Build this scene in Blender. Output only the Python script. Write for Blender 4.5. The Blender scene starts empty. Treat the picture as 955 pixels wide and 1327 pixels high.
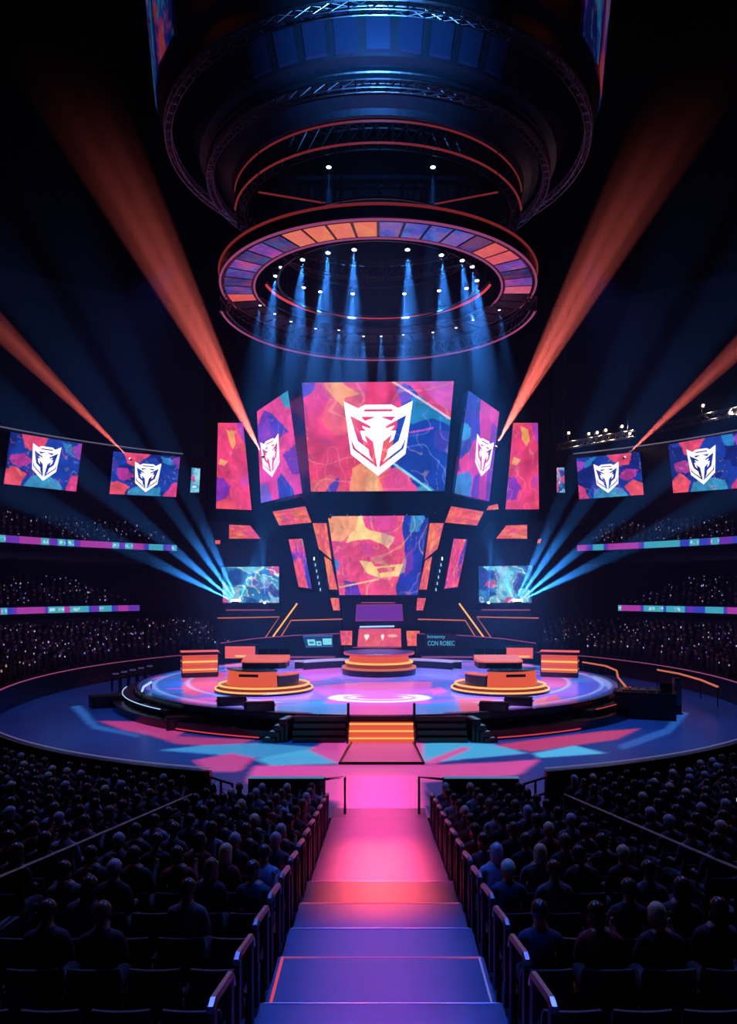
import bpy, bmesh, math, random
import numpy as np
from mathutils import Vector, Matrix

random.seed(7)
S = bpy.context.scene
COL = S.collection
PI = math.pi

# ------------------------------------------------------------------ camera
CX, CY, F, EYE = 490.0, 765.0, 1000.0, 5.5
cam_d = bpy.data.cameras.new('camera')
cam = bpy.data.objects.new('camera', cam_d)
COL.objects.link(cam)
cam.location = (0, 0, EYE)
cam.rotation_euler = (PI / 2, 0, 0)
cam_d.sensor_fit = 'AUTO'
cam_d.sensor_width = 36
cam_d.lens = F * 36 / 1327
cam_d.shift_x = -(CX - 477.5) / 1327
cam_d.shift_y = (CY - 663.5) / 1327
cam_d.clip_end = 400
S.camera = cam
S.view_settings.view_transform = 'Standard'
S.view_settings.look = 'None'
S.view_settings.gamma = 1
S.view_settings.use_curve_mapping = False
S.view_settings.exposure = 0
cy = S.cycles
cy.max_bounces = 3
cy.diffuse_bounces = 1
cy.glossy_bounces = 2
cy.transmission_bounces = 2
cy.transparent_max_bounces = 8
cy.volume_bounces = 0
cy.caustics_reflective = False
cy.caustics_refractive = False
cy.sample_clamp_indirect = 3
cy.use_denoising = True
cy.use_light_tree = True

def pix(px, py, d):
    return Vector(((px - CX) / F * d, d, EYE - (py - CY) / F * d))

def at_z(px, py, z):
    d = (EYE - z) / ((py - CY) / F)
    return Vector(((px - CX) / F * d, d, z))

def lin(c):
    c = np.asarray(c, float) / 255.0
    return np.where(c <= 0.04045, c / 12.92, ((c + 0.055) / 1.055) ** 2.4)

# ------------------------------------------------------------------ materials
def mat(name, rgb, rough=0.5, metal=0.0, spec=0.5, emit=None, strength=0.0, noise=0.0, sampling='NONE'):
    m = bpy.data.materials.new(name)
    m.use_nodes = True
    nt = m.node_tree
    b = nt.nodes['Principled BSDF']
    c = list(lin(rgb)) + [1]
    b.inputs['Base Color'].default_value = c
    b.inputs['Roughness'].default_value = rough
    b.inputs['Metallic'].default_value = metal
    b.inputs['Specular IOR Level'].default_value = spec
    if emit is not None:
        b.inputs['Emission Color'].default_value = list(lin(emit)) + [1]
        b.inputs['Emission Strength'].default_value = strength
    if noise:
        n = nt.nodes.new('ShaderNodeTexNoise')
        n.inputs['Scale'].default_value = 3.0
        n.inputs['Detail'].default_value = 4
        tc = nt.nodes.new('ShaderNodeTexCoord')
        nt.links.new(tc.outputs['Object'], n.inputs['Vector'])
        mr = nt.nodes.new('ShaderNodeMapRange')
        mr.inputs['To Min'].default_value = max(0.02, rough - noise)
        mr.inputs['To Max'].default_value = min(1, rough + noise)
        nt.links.new(n.outputs['Fac'], mr.inputs['Value'])
        nt.links.new(mr.outputs['Result'], b.inputs['Roughness'])
        mx = nt.nodes.new('ShaderNodeMixRGB')
        mx.inputs['Color1'].default_value = [x * 0.8 for x in c[:3]] + [1]
        mx.inputs['Color2'].default_value = [min(1, x * 1.2) for x in c[:3]] + [1]
        nt.links.new(n.outputs['Fac'], mx.inputs['Fac'])
        nt.links.new(mx.outputs['Color'], b.inputs['Base Color'])
    m.cycles.emission_sampling = sampling
    return m

def mat_art(name, strength, rough=0.4, spec=0.3, base=0.0, sampling='AUTO'):
    """A display surface: its picture is the colour attribute computed in numpy."""
    m = bpy.data.materials.new(name)
    m.use_nodes = True
    nt = m.node_tree
    b = nt.nodes['Principled BSDF']
    a = nt.nodes.new('ShaderNodeAttribute')
    a.attribute_name = 'art'
    nt.links.new(a.outputs['Color'], b.inputs['Emission Color'])
    b.inputs['Emission Strength'].default_value = strength
    b.inputs['Base Color'].default_value = (0.01, 0.01, 0.015, 1)
    if base > 0:
        mx = nt.nodes.new('ShaderNodeMixRGB')
        mx.blend_type = 'MULTIPLY'
        mx.inputs['Fac'].default_value = 1
        mx.inputs['Color2'].default_value = (base, base, base, 1)
        nt.links.new(a.outputs['Color'], mx.inputs['Color1'])
        nt.links.new(mx.outputs['Color'], b.inputs['Base Color'])
    b.inputs['Roughness'].default_value = rough
    b.inputs['Specular IOR Level'].default_value = spec
    m.cycles.emission_sampling = sampling
    return m

def mat_random(name, colors, rough):
    """Cloth or hair whose colour differs from object to object."""
    m = bpy.data.materials.new(name)
    m.use_nodes = True
    nt = m.node_tree
    b = nt.nodes['Principled BSDF']
    oi = nt.nodes.new('ShaderNodeObjectInfo')
    r = nt.nodes.new('ShaderNodeValToRGB')
    r.color_ramp.interpolation = 'CONSTANT'
    el = r.color_ramp.elements
    while len(el) < len(colors):
        el.new(0.5)
    for i, c in enumerate(colors):
        el[i].position = i / len(colors)
        el[i].color = list(lin(c)) + [1]
    nt.links.new(oi.outputs['Random'], r.inputs['Fac'])
    nt.links.new(r.outputs['Color'], b.inputs['Base Color'])
    b.inputs['Roughness'].default_value = rough
    return m

M = {}
M['black'] = mat('matte_black', (16, 16, 20), 0.55, noise=0.1)
M['gloss_black'] = mat('gloss_black', (14, 14, 20), 0.25, noise=0.08)
M['black_metal'] = mat('black_metal', (70, 70, 78), 0.35, 0.9)
M['steel'] = mat('brushed_steel', (150, 150, 160), 0.3, 1.0)
M['navy'] = mat('navy_panel', (22, 22, 42), 0.45, noise=0.1)
M['dark_wall'] = mat('dark_wall', (22, 20, 34), 0.8, noise=0.1)
M['pitch'] = mat('black_ceiling', (8, 8, 10), 0.95, spec=0.1)
M['concrete'] = mat('dark_concrete', (40, 40, 48), 0.7, noise=0.1)
M['drum'] = mat('drum_metal', (60, 66, 84), 0.42, 0.6, noise=0.12)
M['aisle'] = mat('aisle_paint', (74, 74, 84), 0.36, spec=.28, noise=0.06)
M['pale_line'] = mat('painted_edge_light', (120, 110, 120), .4, emit=(140, 134, 165), strength=.4)  # faint emission stands in for light caught on metal rail edges
M['orange_dim'] = mat('orange_glow_riser', (60, 25, 15), .35, emit=(200, 74, 52), strength=.45)
M['nosing'] = mat('step_nosing', (235, 200, 200), 0.4)
M['seat_cloth'] = mat('seat_cloth', (34, 34, 42), 0.6, noise=0.1)
M['seat_shell'] = mat('seat_shell', (40, 40, 48), 0.35)
M['orange'] = mat('orange_light_panel', (60, 25, 15), 0.4, emit=(232, 92, 62), strength=0.9)
M['coral'] = mat('coral_light_panel', (60, 25, 25), 0.4, emit=(236, 96, 92), strength=1.0)
M['amber'] = mat('amber_strip', (60, 40, 15), 0.4, emit=(255, 176, 92), strength=1.3)
M['amber_dim'] = mat('amber_trim', (60, 40, 15), 0.4, emit=(226, 120, 88), strength=0.75)
M['redtrim'] = mat('red_trim', (50, 15, 20), 0.4, emit=(225, 70, 84), strength=0.8)
M['pinktrim'] = mat('pink_trim', (50, 20, 40), 0.4, emit=(190, 90, 150), strength=0.5)
M['purple'] = mat('purple_light_panel', (40, 15, 60), 0.4, emit=(112, 44, 158), strength=0.9)
M['white_led'] = mat('white_led', (200, 200, 210), 0.4, emit=(255, 250, 255), strength=1.15)
M['blue_white'] = mat('blue_white_led', (120, 150, 200), 0.4, emit=(170, 215, 255), strength=1.0)
M['cyan_led'] = mat('cyan_led', (20, 80, 110), 0.4, emit=(80, 190, 225), strength=0.9)
M['lens'] = mat('lamp_lens', (200, 220, 255), 0.2, emit=(200, 232, 255), strength=9.0)
M['lens_soft'] = mat('lamp_lens_soft', (200, 220, 255), 0.2, emit=(190, 225, 255), strength=4.0)
M['lens_warm'] = mat('lamp_lens_warm', (255, 220, 180), 0.2, emit=(255, 205, 150), strength=4.0)
M['skin'] = mat('skin', (150, 105, 85), 0.5)
M['shirt'] = mat_random('shirt_cloth', [(30, 30, 38), (24, 26, 44), (52, 52, 62), (36, 28, 32), (70, 72, 90), (26, 40, 56), (44, 30, 50), (90, 84, 92), (24, 24, 30), (140, 140, 160), (120, 40, 44)], 0.8)
M['trousers'] = mat('trousers_cloth', (26, 28, 38), 0.8)
M['hair'] = mat_random('hair_strands', [(18, 14, 14), (26, 18, 15), (12, 12, 14), (44, 30, 24), (90, 66, 50), (20, 16, 18), (16, 12, 12), (150, 142, 150), (190, 165, 130)], 0.34)
M['shoe'] = mat('shoe_leather', (20, 20, 22), 0.5)
M['screen'] = mat_art('screen_picture', 1.0)
M['screen_small'] = mat_art('small_screen_picture', 1.0, sampling='NONE')
M['floor_art'] = mat_art('floor_picture', 0.95, rough=0.25, spec=0.3, base=0.25, sampling='NONE')
M['ribbon'] = mat_art('ribbon_picture', 0.85, sampling='NONE')

# ------------------------------------------------------------------ mesh helper
class MB:
    def __init__(self):
        self.v, self.f, self.m, self.c = [], [], [], None
        self.smooth = False

    def add(self, vs, fs, mi=0):
        b = len(self.v)
        self.v.extend([tuple(p) for p in vs])
        self.f.extend([tuple(b + i for i in f) for f in fs])
        self.m.extend([mi] * len(fs))
        return self

    def box(self, c, s, rz=0.0, mi=0, tilt=0.0):
        R = Matrix.Rotation(rz, 3, 'Z') @ Matrix.Rotation(tilt, 3, 'X')
        c = Vector(c)
        vs = [c + R @ Vector((sx * s[0] / 2, sy * s[1] / 2, sz * s[2] / 2)) for sx in (-1, 1) for sy in (-1, 1) for sz in (-1, 1)]
        fs = [(0, 1, 3, 2), (4, 6, 7, 5), (0, 4, 5, 1), (2, 3, 7, 6), (0, 2, 6, 4), (1, 5, 7, 3)]
        return self.add(vs, fs, mi)

    def tube(self, path, r, seg=6, mi=0, closed=False):
        P = [Vector(p) for p in path]
        n = len(P)
        rings = []
        for i in range(n):
            a = P[i - 1] if (i > 0 or closed) else P[i]
            b = P[(i + 1) % n] if (i < n - 1 or closed) else P[i]
            t = (b - a)
            t = t.normalized() if t.length > 1e-9 else Vector((0, 0, 1))
            u = t.cross(Vector((0, 0, 1)))
            if u.length < 1e-3:
                u = t.cross(Vector((0, 1, 0)))
            u.normalize()
            w = u.cross(t)
            rings.append([P[i] + (u * math.cos(2 * PI * k / seg) + w * math.sin(2 * PI * k / seg)) * r for k in range(seg)])
        vs = [p for ring in rings for p in ring]
        fs = []
        for i in range(n if closed else n - 1):
            j = (i + 1) % n
            for k in range(seg):
                l = (k + 1) % seg
                fs.append((i * seg + k, i * seg + l, j * seg + l, j * seg + k))
        if not closed:
            fs.append(tuple(range(seg))[::-1])
            fs.append(tuple((n - 1) * seg + k for k in range(seg)))
        return self.add(vs, fs, mi)

    def lathe(self, prof, c=(0, 0, 0), seg=48, a0=0.0, a1=2 * PI, mi=0, closed_profile=False):
        """Revolve (radius, height) pairs about a vertical axis through c."""
        c = Vector(c)
        full = abs(a1 - a0 - 2 * PI) < 1e-6
        ns = seg if full else seg + 1
        vs, fs = [], []
        np_ = len(prof)
        for i in range(ns):
            a = a0 + (a1 - a0) * i / seg
            for r, z in prof:
                vs.append(c + Vector((r * math.cos(a), r * math.sin(a), z)))
        for i in range(seg):
            j = (i + 1) % ns
            for k in range(np_ if closed_profile else np_ - 1):
                l = (k + 1) % np_
                fs.append((i * np_ + k, j * np_ + k, j * np_ + l, i * np_ + l))
        return self.add(vs, fs, mi)

    def prism(self, poly, depth, mi=0):
        """Planar polygon (3-D points) given thickness along depth (a vector)."""
        P = [Vector(p) for p in poly]
        D = Vector(depth)
        n = len(P)
        fs = [tuple(range(n)), tuple(range(2 * n - 1, n - 1, -1))]
        for i in range(n):
            j = (i + 1) % n
            fs.append((i, i + n, j + n, j))
        return self.add(P + [p + D for p in P], fs, mi)

    def ball(self, c, r, seg=10, rings=6, sc=(1, 1, 1), mi=0):
        c = Vector(c)
        vs = [c + Vector((0, 0, r * sc[2]))]
        for i in range(1, rings):
            a = PI * i / rings
            for k in range(seg):
                b = 2 * PI * k / seg
                vs.append(c + Vector((r * sc[0] * math.sin(a) * math.cos(b), r * sc[1] * math.sin(a) * math.sin(b), r * sc[2] * math.cos(a))))
        vs.append(c - Vector((0, 0, r * sc[2])))
        fs = [(0, 1 + k, 1 + (k + 1) % seg) for k in range(seg)]
        for i in range(rings - 2):
            for k in range(seg):
                l = (k + 1) % seg
                fs.append((1 + i * seg + k, 1 + (i + 1) * seg + k, 1 + (i + 1) * seg + l, 1 + i * seg + l))
        e = len(vs) - 1
        o = 1 + (rings - 2) * seg
        fs += [(e, o + (k + 1) % seg, o + k) for k in range(seg)]
        return self.add(vs, fs, mi)

    def build(self, name, mats, parent=None, loc=None, smooth=False, colors=None, bevel=0.0, recalc=True):
        me = bpy.data.meshes.new(name)
        me.from_pydata(self.v, [], self.f)
        if not isinstance(mats, (list, tuple)):
            mats = [mats]
        for m in mats:
            me.materials.append(m)
        if len(mats) > 1:
            me.polygons.foreach_set('material_index', self.m)
        if recalc:
            bm = bmesh.new()
            bm.from_mesh(me)
            bmesh.ops.recalc_face_normals(bm, faces=bm.faces)
            bm.to_mesh(me)
            bm.free()
        if smooth:
            me.polygons.foreach_set('use_smooth', [True] * len(me.polygons))
        if colors is not None:
            at = me.color_attributes.new('art', 'FLOAT_COLOR', 'POINT')
            c4 = np.ones((len(me.vertices), 4), dtype=np.float32)
            c4[:, :3] = colors
            at.data.foreach_set('color', c4.ravel())
        me.update()
        o = bpy.data.objects.new(name, me)
        COL.objects.link(o)
        if parent is not None:
            o.parent = parent
            o.matrix_parent_inverse = Matrix.Translation(-parent.location) if loc is None and not parent.get('_local') else Matrix()
        if loc is not None:
            o.location = loc
        if bevel:
            md = o.modifiers.new('edge', 'BEVEL')
            md.width = bevel
            md.segments = 2
        return o

def tag(o, label=None, cat=None, group=None, kind=None):
    if label: o['label'] = label
    if cat: o['category'] = cat
    if group: o['group'] = group
    if kind: o['kind'] = kind
    return o

def empty(name, loc, label, cat, group=None, local=False):
    """Root of a thing. Parts are given in world coordinates unless local."""
    o = bpy.data.objects.new(name, None)
    COL.objects.link(o)
    o.location = loc
    o.empty_display_size = 0.2
    if local:
        o['_local'] = 1
    return tag(o, label, cat, group)

def copy_tree(o, parent=None):
    c = o.copy()
    COL.objects.link(c)
    if parent is not None:
        c.parent = parent
    for ch in o.children:
        copy_tree(ch, c)
    return c

# ------------------------------------------------------------------ numpy art
def vnoise(x, y, seed):
    rng = np.random.RandomState(seed)
    g = rng.rand(64, 64)
    x = np.asarray(x, float) + 17.3
    y = np.asarray(y, float) + 9.1
    xi = np.floor(x).astype(int); yi = np.floor(y).astype(int)
    fx = x - xi; fy = y - yi
    fx = fx * fx * (3 - 2 * fx); fy = fy * fy * (3 - 2 * fy)
    a = g[xi % 64, yi % 64]; b = g[(xi + 1) % 64, yi % 64]
    c = g[xi % 64, (yi + 1) % 64]; d = g[(xi + 1) % 64, (yi + 1) % 64]
    return (a * (1 - fx) + b * fx) * (1 - fy) + (c * (1 - fx) + d * fx) * fy

def fbm(x, y, seed):
    return 0.6 * vnoise(x, y, seed) + 0.28 * vnoise(x * 2.1, y * 2.1, seed + 1) + 0.12 * vnoise(x * 4.3, y * 4.3, seed + 2)

def inside(poly, x, y):
    r = np.zeros(x.shape, bool)
    n = len(poly)
    for i in range(n):
        x0, y0 = poly[i]; x1, y1 = poly[(i + 1) % n]
        if y0 == y1:
            continue
        c = ((y0 > y) != (y1 > y)) & (x < (x1 - x0) * (y - y0) / (y1 - y0) + x0)
        r ^= c
    return r

def segdist(x, y, a, b):
    ax, ay = a; bx, by = b
    dx, dy = bx - ax, by - ay
    t = np.clip(((x - ax) * dx + (y - ay) * dy) / (dx * dx + dy * dy), 0, 1)
    return np.hypot(x - ax - t * dx, y - ay - t * dy)

def put(img, mask, col, k=1.0):
    img[mask] = img[mask] * (1 - k) + np.asarray(col, float) * k

def veins(img, u, v, seed, col, k=0.35, n=5, w=0.05):
    q = fbm(u * 1.3, v * 1.3, seed) * n
    m = np.abs(q - np.floor(q) - 0.5) < w
    put(img, m, col, k)

def painterly(img, u, v, seed):
    """Brush strokes and facets inside the artwork's colours."""
    a = fbm(u * 7 + 1.5 * fbm(u * 3, v * 3, seed + 40), v * 7, seed + 41)
    b = vnoise(u * 16 + 4 * a, v * 16 - 3 * a, seed + 42)
    k = (.80 + .34 * a) * (.93 + .14 * b)
    img = img * k[..., None]
    q = fbm(u * 2.6, v * 2.6, seed + 43) * 6
    e = np.abs(q - np.floor(q) - .5)
    m = (e < .03) & (vnoise(u * 3, v * 3, seed + 44) > .45)
    img[m] = img[m] * .6 + np.array((255, 190, 160)) * .4
    f = fbm(u * 3.4 + 3, v * 3.4, seed + 45)
    m = (f > .70)
    img[m] = img[m] * .75 + np.array((170, 60, 190)) * .25
    return np.clip(img, 0, 255)

def art_generic(u, v, seed, scheme='pink', asp=1.0):
    U = u * asp
    wu = U + 0.35 * (fbm(U * 2, v * 2, seed + 11) - 0.5)
    wv = v + 0.35 * (fbm(U * 2, v * 2, seed + 12) - 0.5)
    n = fbm(wu * 2.4, wv * 2.4, seed)
    m = fbm(wu * 2.0 + 5, wv * 2.0, seed + 5)
    img = np.zeros(u.shape + (3,))
    if scheme == 'pink':
        img[:] = (238, 72, 138)
        put(img, m > 0.55, (236, 84, 112)); put(img, n > 0.66, (150, 60, 190)); put(img, n > 0.735, (70, 60, 190))
        put(img, m < 0.30, (250, 150, 110), 0.8)
        veins(img, u * asp, v, seed + 3, (255, 190, 150), 0.5, 6, 0.03)
    elif scheme == 'blue':
        img[:] = (24, 52, 160)
        put(img, n > 0.52, (40, 90, 200)); put(img, n > 0.62, (60, 150, 220)); put(img, n < 0.40, (120, 50, 170))
        put(img, m > 0.58, (225, 64, 130)); put(img, m > 0.66, (240, 90, 110)); put(img, m < 0.32, (30, 40, 120))
        veins(img, u * asp, v, seed + 3, (120, 190, 255), 0.4, 7, 0.04)
    elif scheme == 'coral':
        img[:] = (236, 92, 92)
        put(img, m > 0.55, (244, 120, 84)); put(img, n > 0.62, (232, 80, 120)); put(img, n < .3, (250, 160, 100), 0.6)
        veins(img, u * asp, v, seed + 3, (255, 200, 150), 0.4, 4, 0.03)
    elif scheme == 'cyan':
        img[:] = (46, 128, 196)
        put(img, n > 0.5, (70, 170, 220)); put(img, n > 0.6, (150, 215, 245)); put(img, n < 0.38, (30, 76, 160))
        put(img, m > 0.68, (210, 90, 160)); put(img, m < 0.36, (120, 215, 240)); put(img, np.abs(n - .5) < .015, (220, 245, 255))
    return painterly(img, U, v, seed)

def art_main(u, v):
    x = u + 0.10 * (fbm(u * 4, v * 4, 3) - 0.5)
    y = v + 0.12 * (fbm(u * 4, v * 4, 4) - 0.5)
    img = np.zeros(u.shape + (3,))
    k = np.clip(fbm(u * 2, v * 2, 21) * 1.4 - 0.45 + (0.35 - v) * 0.7, 0, 1)[..., None]
    img[:] = np.array((238, 66, 104)) * (1 - k) + np.array((230, 66, 160)) * k
    put(img, fbm(x * 3, y * 3, 31) > 0.63, (236, 96, 110))
    put(img, inside([(-.1, -.1), (.16, -.1), (.10, .08), (-.1, .22)], x, y), (84, 76, 196))
    put(img, inside([(.14, -.05), (.27, .0), (.36, .12), (.27, .17), (.24, .27), (.19, .12)], x, y), (252, 168, 92))
    put(img, inside([(.26, 1.1), (.33, .80), (.42, .72), (.50, .80), (.58, 1.1)], x, y), (248, 150, 108))
    put(img, inside([(.38, 1.1), (.42, .86), (.50, .80), (.52, 1.1)], x, y), (252, 180, 130))
    put(img, inside([(.08, 1.1), (.14, .92), (.22, .86), (.17, 1.1)], x, y), (92, 62, 190))
    put(img, inside([(.62, .10), (.70, .02), (.80, .20), (1.1, .42), (1.1, 1.1), (.80, 1.1), (.60, .80), (.64, .40)], x, y), (22, 64, 172))
    put(img, inside([(.70, .12), (.80, .14), (1.1, .40), (1.1, .47), (.86, .32), (.70, .40)], x, y), (36, 140, 200))
    put(img, inside([(.60, .05), (.68, .0), (.72, .14), (.63, .20)], x, y), (110, 66, 196))
    put(img, inside([(.70, -.1), (1.1, -.1), (1.1, .32), (.82, .10)], x, y), (222, 92, 190))
    put(img, inside([(.57, .80), (.66, .78), (.80, .96), (.76, 1.1), (.52, 1.1)], x, y), (240, 80, 150))
    put(img, inside([(.78, .95), (.84, .9), (1.0, 1.1), (.8, 1.1)], x, y), (60, 150, 205))
    b = inside([(.62, .10), (1.1, .42), (1.1, 1.1), (.80, 1.1), (.60, .80)], x, y)
    q = fbm(u * 2.2, v * 2.2, 77) * 7
    put(img, b & (np.abs(q - np.floor(q) - .5) < .045), (110, 150, 240), .6)
    q = fbm(u * 1.6, v * 1.6, 79) * 6
    put(img, (~b) & (np.abs(q - np.floor(q) - .5) < .03), (255, 160, 150), .6)
    put(img, segdist(u, v, (.60, .0), (1.0, .34)) < .008, (255, 214, 236))
    put(img, segdist(u, v, (.62, .75), (.90, 1.0)) < .010, (130, 215, 240))
    put(img, segdist(u, v, (.72, .46), (.82, .44)) < .008, (190, 80, 200))
    put(img, segdist(u, v, (.82, .44), (.88, .42)) < .008, (190, 80, 200))
    return painterly(img, u * 1.4, v, 301)

def art_lower(u, v):
    x = u + 0.16 * (fbm(u * 4, v * 3, 53) - 0.5)
    y = v + 0.14 * (fbm(u * 4, v * 3, 54) - 0.5)
    img = np.zeros(u.shape + (3,))
    k = np.clip(fbm(u * 2, v * 2, 61) * 1.8 - 0.4, 0, 1)[..., None]
    img[:] = np.array((240, 84, 104)) * (1 - k) + np.array((238, 76, 150)) * k
    put(img, inside([(-.1, -.1), (.22, -.1), (.30, .10), (.16, .28), (-.1, .34)], x, y), (250, 164, 116))
    put(img, inside([(.30, -.1), (.36, .12), (.62, .22), (.58, .36), (.40, .24), (.20, .30), (.26, .08)], x, y), (255, 214, 140))
    put(img, inside([(.28, .56), (.42, .58), (.46, .64), (.80, .60), (.74, .76), (.50, .78), (.36, .72)], u, v), (255, 212, 138))
    put(img, inside([(.48, .66), (.70, .64), (.68, .70), (.50, .72)], u, v), (240, 90, 120))
    put(img, inside([(.72, -.1), (1.1, -.1), (1.1, 1.1), (.78, 1.1), (.72, .84), (.82, .55), (.72, .22)], x, y), (34, 58, 176))
    put(img, inside([(.80, -.1), (.98, -.1), (.96, .22), (.82, .20)], x, y), (50, 140, 206))
    put(img, inside([(.78, .50), (.90, .42), (.94, .70), (.84, .78)], x, y), (108, 54, 178))
    put(img, inside([(-.1, .50), (.07, .56), (.05, .72), (-.1, .74)], x, y), (70, 130, 216))
    put(img, inside([(.06, 1.1), (.12, .84), (.26, .86), (.3, 1.1)], x, y), (96, 52, 180))
    put(img, segdist(u, v, (.02, .90), (.5, .80)) < .010, (255, 196, 150))
    veins(img, u, v, 91, (255, 190, 150), .55, 6, .035)
    return painterly(img, u * 1.3, v, 305)

def art_wall(u, v, flip=False, seed=0):
    if flip: u = 1 - u
    x = u + .10 * (fbm(u * 5, v * 4, 203 + seed) - .5)
    y = v + .14 * (fbm(u * 5, v * 4, 204 + seed) - .5)
    img = np.zeros(u.shape + (3,))
    img[:] = (26, 62, 172)
    put(img, fbm(x * 3, y * 2.4, 206 + seed) > .58, (20, 40, 130))
    put(img, inside([(.22, 1.1), (.30, .82), (.48, .72), (.72, .80), (.78, 1.1)], x, y), (58, 150, 206))
    put(img, inside([(.12, -.1), (.20, .25), (.36, .30), (.46, .12), (.60, -.1)], x, y), (232, 74, 116))
    put(img, inside([(.05, .42), (.22, .36), (.34, .52), (.20, .66), (.08, .60)], x, y), (176, 58, 160))
    put(img, inside([(-.1, .82), (.12, .66), (.26, .78), (.18, 1.1), (-.1, 1.1)], x, y), (236, 84, 110))
    put(img, inside([(.84, .92), (.92, .72), (1.1, .60), (1.1, 1.1), (.80, 1.1)], x, y), (214, 66, 140))
    put(img, inside([(.86, .10), (1.1, -.05), (1.1, .42), (.96, .30)], x, y), (150, 66, 190))
    put(img, inside([(.70, .02), (.86, .06), (.90, .24), (.76, .20)], x, y), (44, 130, 206))
    return painterly(img, u * 1.5, v, 211 + seed)

def warped(u, v, seed, k=.12):
    return u + k * (fbm(u * 3, v * 5, seed) - .5), v + k * .6 * (fbm(u * 3, v * 5, seed + 1) - .5)

def art_wing_left(u, v):
    x, y = warped(u, v, 401)
    img = np.zeros(u.shape + (3,)); img[:] = (232, 70, 150)
    put(img, y > .62, (228, 72, 176))
    put(img, inside([(.68, -.1), (1.1, -.1), (1.1, .22), (.86, .14)], x, y), (60, 160, 200))
    put(img, inside([(-.1, .2), (.25, .06), (.5, .12), (.9, .38), (.4, .36), (-.1, .42)], x, y), (108, 54, 190))
    put(img, inside([(.3, .12), (.5, .14), (.85, .36), (.5, .30)], x, y), (60, 56, 186))
    put(img, inside([(.45, 1.1), (.5, .80), (.62, .76), (.80, .92), (.85, 1.1)], x, y), (28, 70, 190))
    put(img, inside([(.66, .56), (1.1, .50), (1.1, .82), (.84, .80)], x, y), (112, 50, 180))
    put(img, inside([(-.1, .80), (.2, .78), (.3, 1.1), (-.1, 1.1)], x, y), (110, 100, 220))
    return painterly(img, u * .7, v, 411)

def art_wing_right(u, v):
    x, y = warped(u, v, 421)
    img = np.zeros(u.shape + (3,)); img[:] = (208, 66, 172)
    put(img, inside([(-.1, -.1), (.34, -.1), (.42, .22), (.52, .34), (.30, .46), (.16, .70), (-.1, .86)], x, y), (28, 70, 184))
    put(img, inside([(-.1, .30), (.20, .34), (.22, .44), (-.1, .52)], x, y), (52, 150, 214))
    put(img, inside([(-.1, .86), (.22, .72), (.40, .78), (.44, 1.1), (-.1, 1.1)], x, y), (50, 130, 206))
    put(img, inside([(.46, .80), (.62, .74), (.70, 1.1), (.44, 1.1)], x, y), (96, 64, 200))
    put(img, inside([(.80, .16), (1.1, .2), (1.1, 1.1), (.90, 1.1), (.84, .62)], x, y), (120, 56, 186))
    put(img, inside([(.0, .66), (.26, .56), (.40, .68), (.12, .78)], x, y), (226, 72, 160))
    return painterly(img, u * .7, v, 431)

def art_tall(u, v, seed=0):
    x, y = warped(u, v, 441 + seed, .16)
    img = np.zeros(u.shape + (3,)); img[:] = (238, 68, 126)
    put(img, fbm(x * 2, y * 4, 445 + seed) > .58, (240, 84, 108))
    put(img, inside([(.30, .06), (.60, .08), (.64, .22), (.52, .30), (.40, .20)], x, y), (252, 170, 104))
    put(img, inside([(.70, -.1), (1.1, -.1), (1.1, .30), (.86, .18)], x, y), (170, 64, 184))
    put(img, inside([(-.1, .62), (.22, .64), (.44, .74), (.30, .88), (-.1, .92)], x, y), (140, 52, 190))
    put(img, inside([(.10, .40), (.36, .44), (.24, .50), (.06, .48)], x, y), (255, 170, 120))
    put(img, inside([(.70, .66), (1.1, .60), (1.1, .72), (.82, .76)], x, y), (214, 70, 170))
    return painterly(img, u * .5, v, 451 + seed)

# ------------------------------------------------------------------ emblem (filled outline with cut-outs)
def emblem_mesh():
    L = [(160, 122), (280, 183), (335, 152), (447, 152)]
    outer = L + [(894 - x, y) for x, y in L[::-1][1:]] + [(688, 573), (447, 760), (206, 573)]
    slot = [(335, 191), (560, 191), (572, 209), (322, 209)]
    brow = [(300, 254), (422, 254), (398, 266), (335, 288)]
    eye = [(210, 243), (350, 318), (382, 338), (376, 353), (308, 328), (315, 350), (347, 371), (292, 373), (312, 445), (353, 477),
           (330, 408), (402, 466), (438, 688), (226, 528), (208, 440), (247, 524), (404, 638), (372, 585), (362, 530), (270, 460)]
    mir = lambda p: [(894 - x, y) for x, y in p]
    cu = bpy.data.curves.new('emblem', 'CURVE')
    cu.dimensions = '2D'
    cu.fill_mode = 'BOTH'
    for poly in (outer, slot, brow, mir(brow), eye, mir(eye)):
        sp = cu.splines.new('POLY')
        sp.points.add(len(poly) - 1)
        sp.use_cyclic_u = True
        for p, (x, y) in zip(sp.points, poly):
            p.co = ((x - 447) / 287, (y - 441) / 319, 0, 1)     # unit square, y down
    ob = bpy.data.objects.new('emblem', cu)
    COL.objects.link(ob)
    bpy.context.view_layer.update()
    dg = bpy.context.evaluated_depsgraph_get()
    me = bpy.data.meshes.new_from_object(ob.evaluated_get(dg))
    vs = [tuple(v.co) for v in me.vertices]
    fs = [tuple(p.vertices) for p in me.polygons]
    bpy.data.objects.remove(ob)
    bpy.data.curves.remove(cu)
    bpy.data.meshes.remove(me)
    return vs, fs
EMB_V, EMB_F = emblem_mesh()

def bil(q, u, v):
    a, b, c, d = q                                   # tl tr br bl
    return (a * (1 - u) + b * u) * (1 - v) + (d * (1 - u) + c * u) * v

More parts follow.
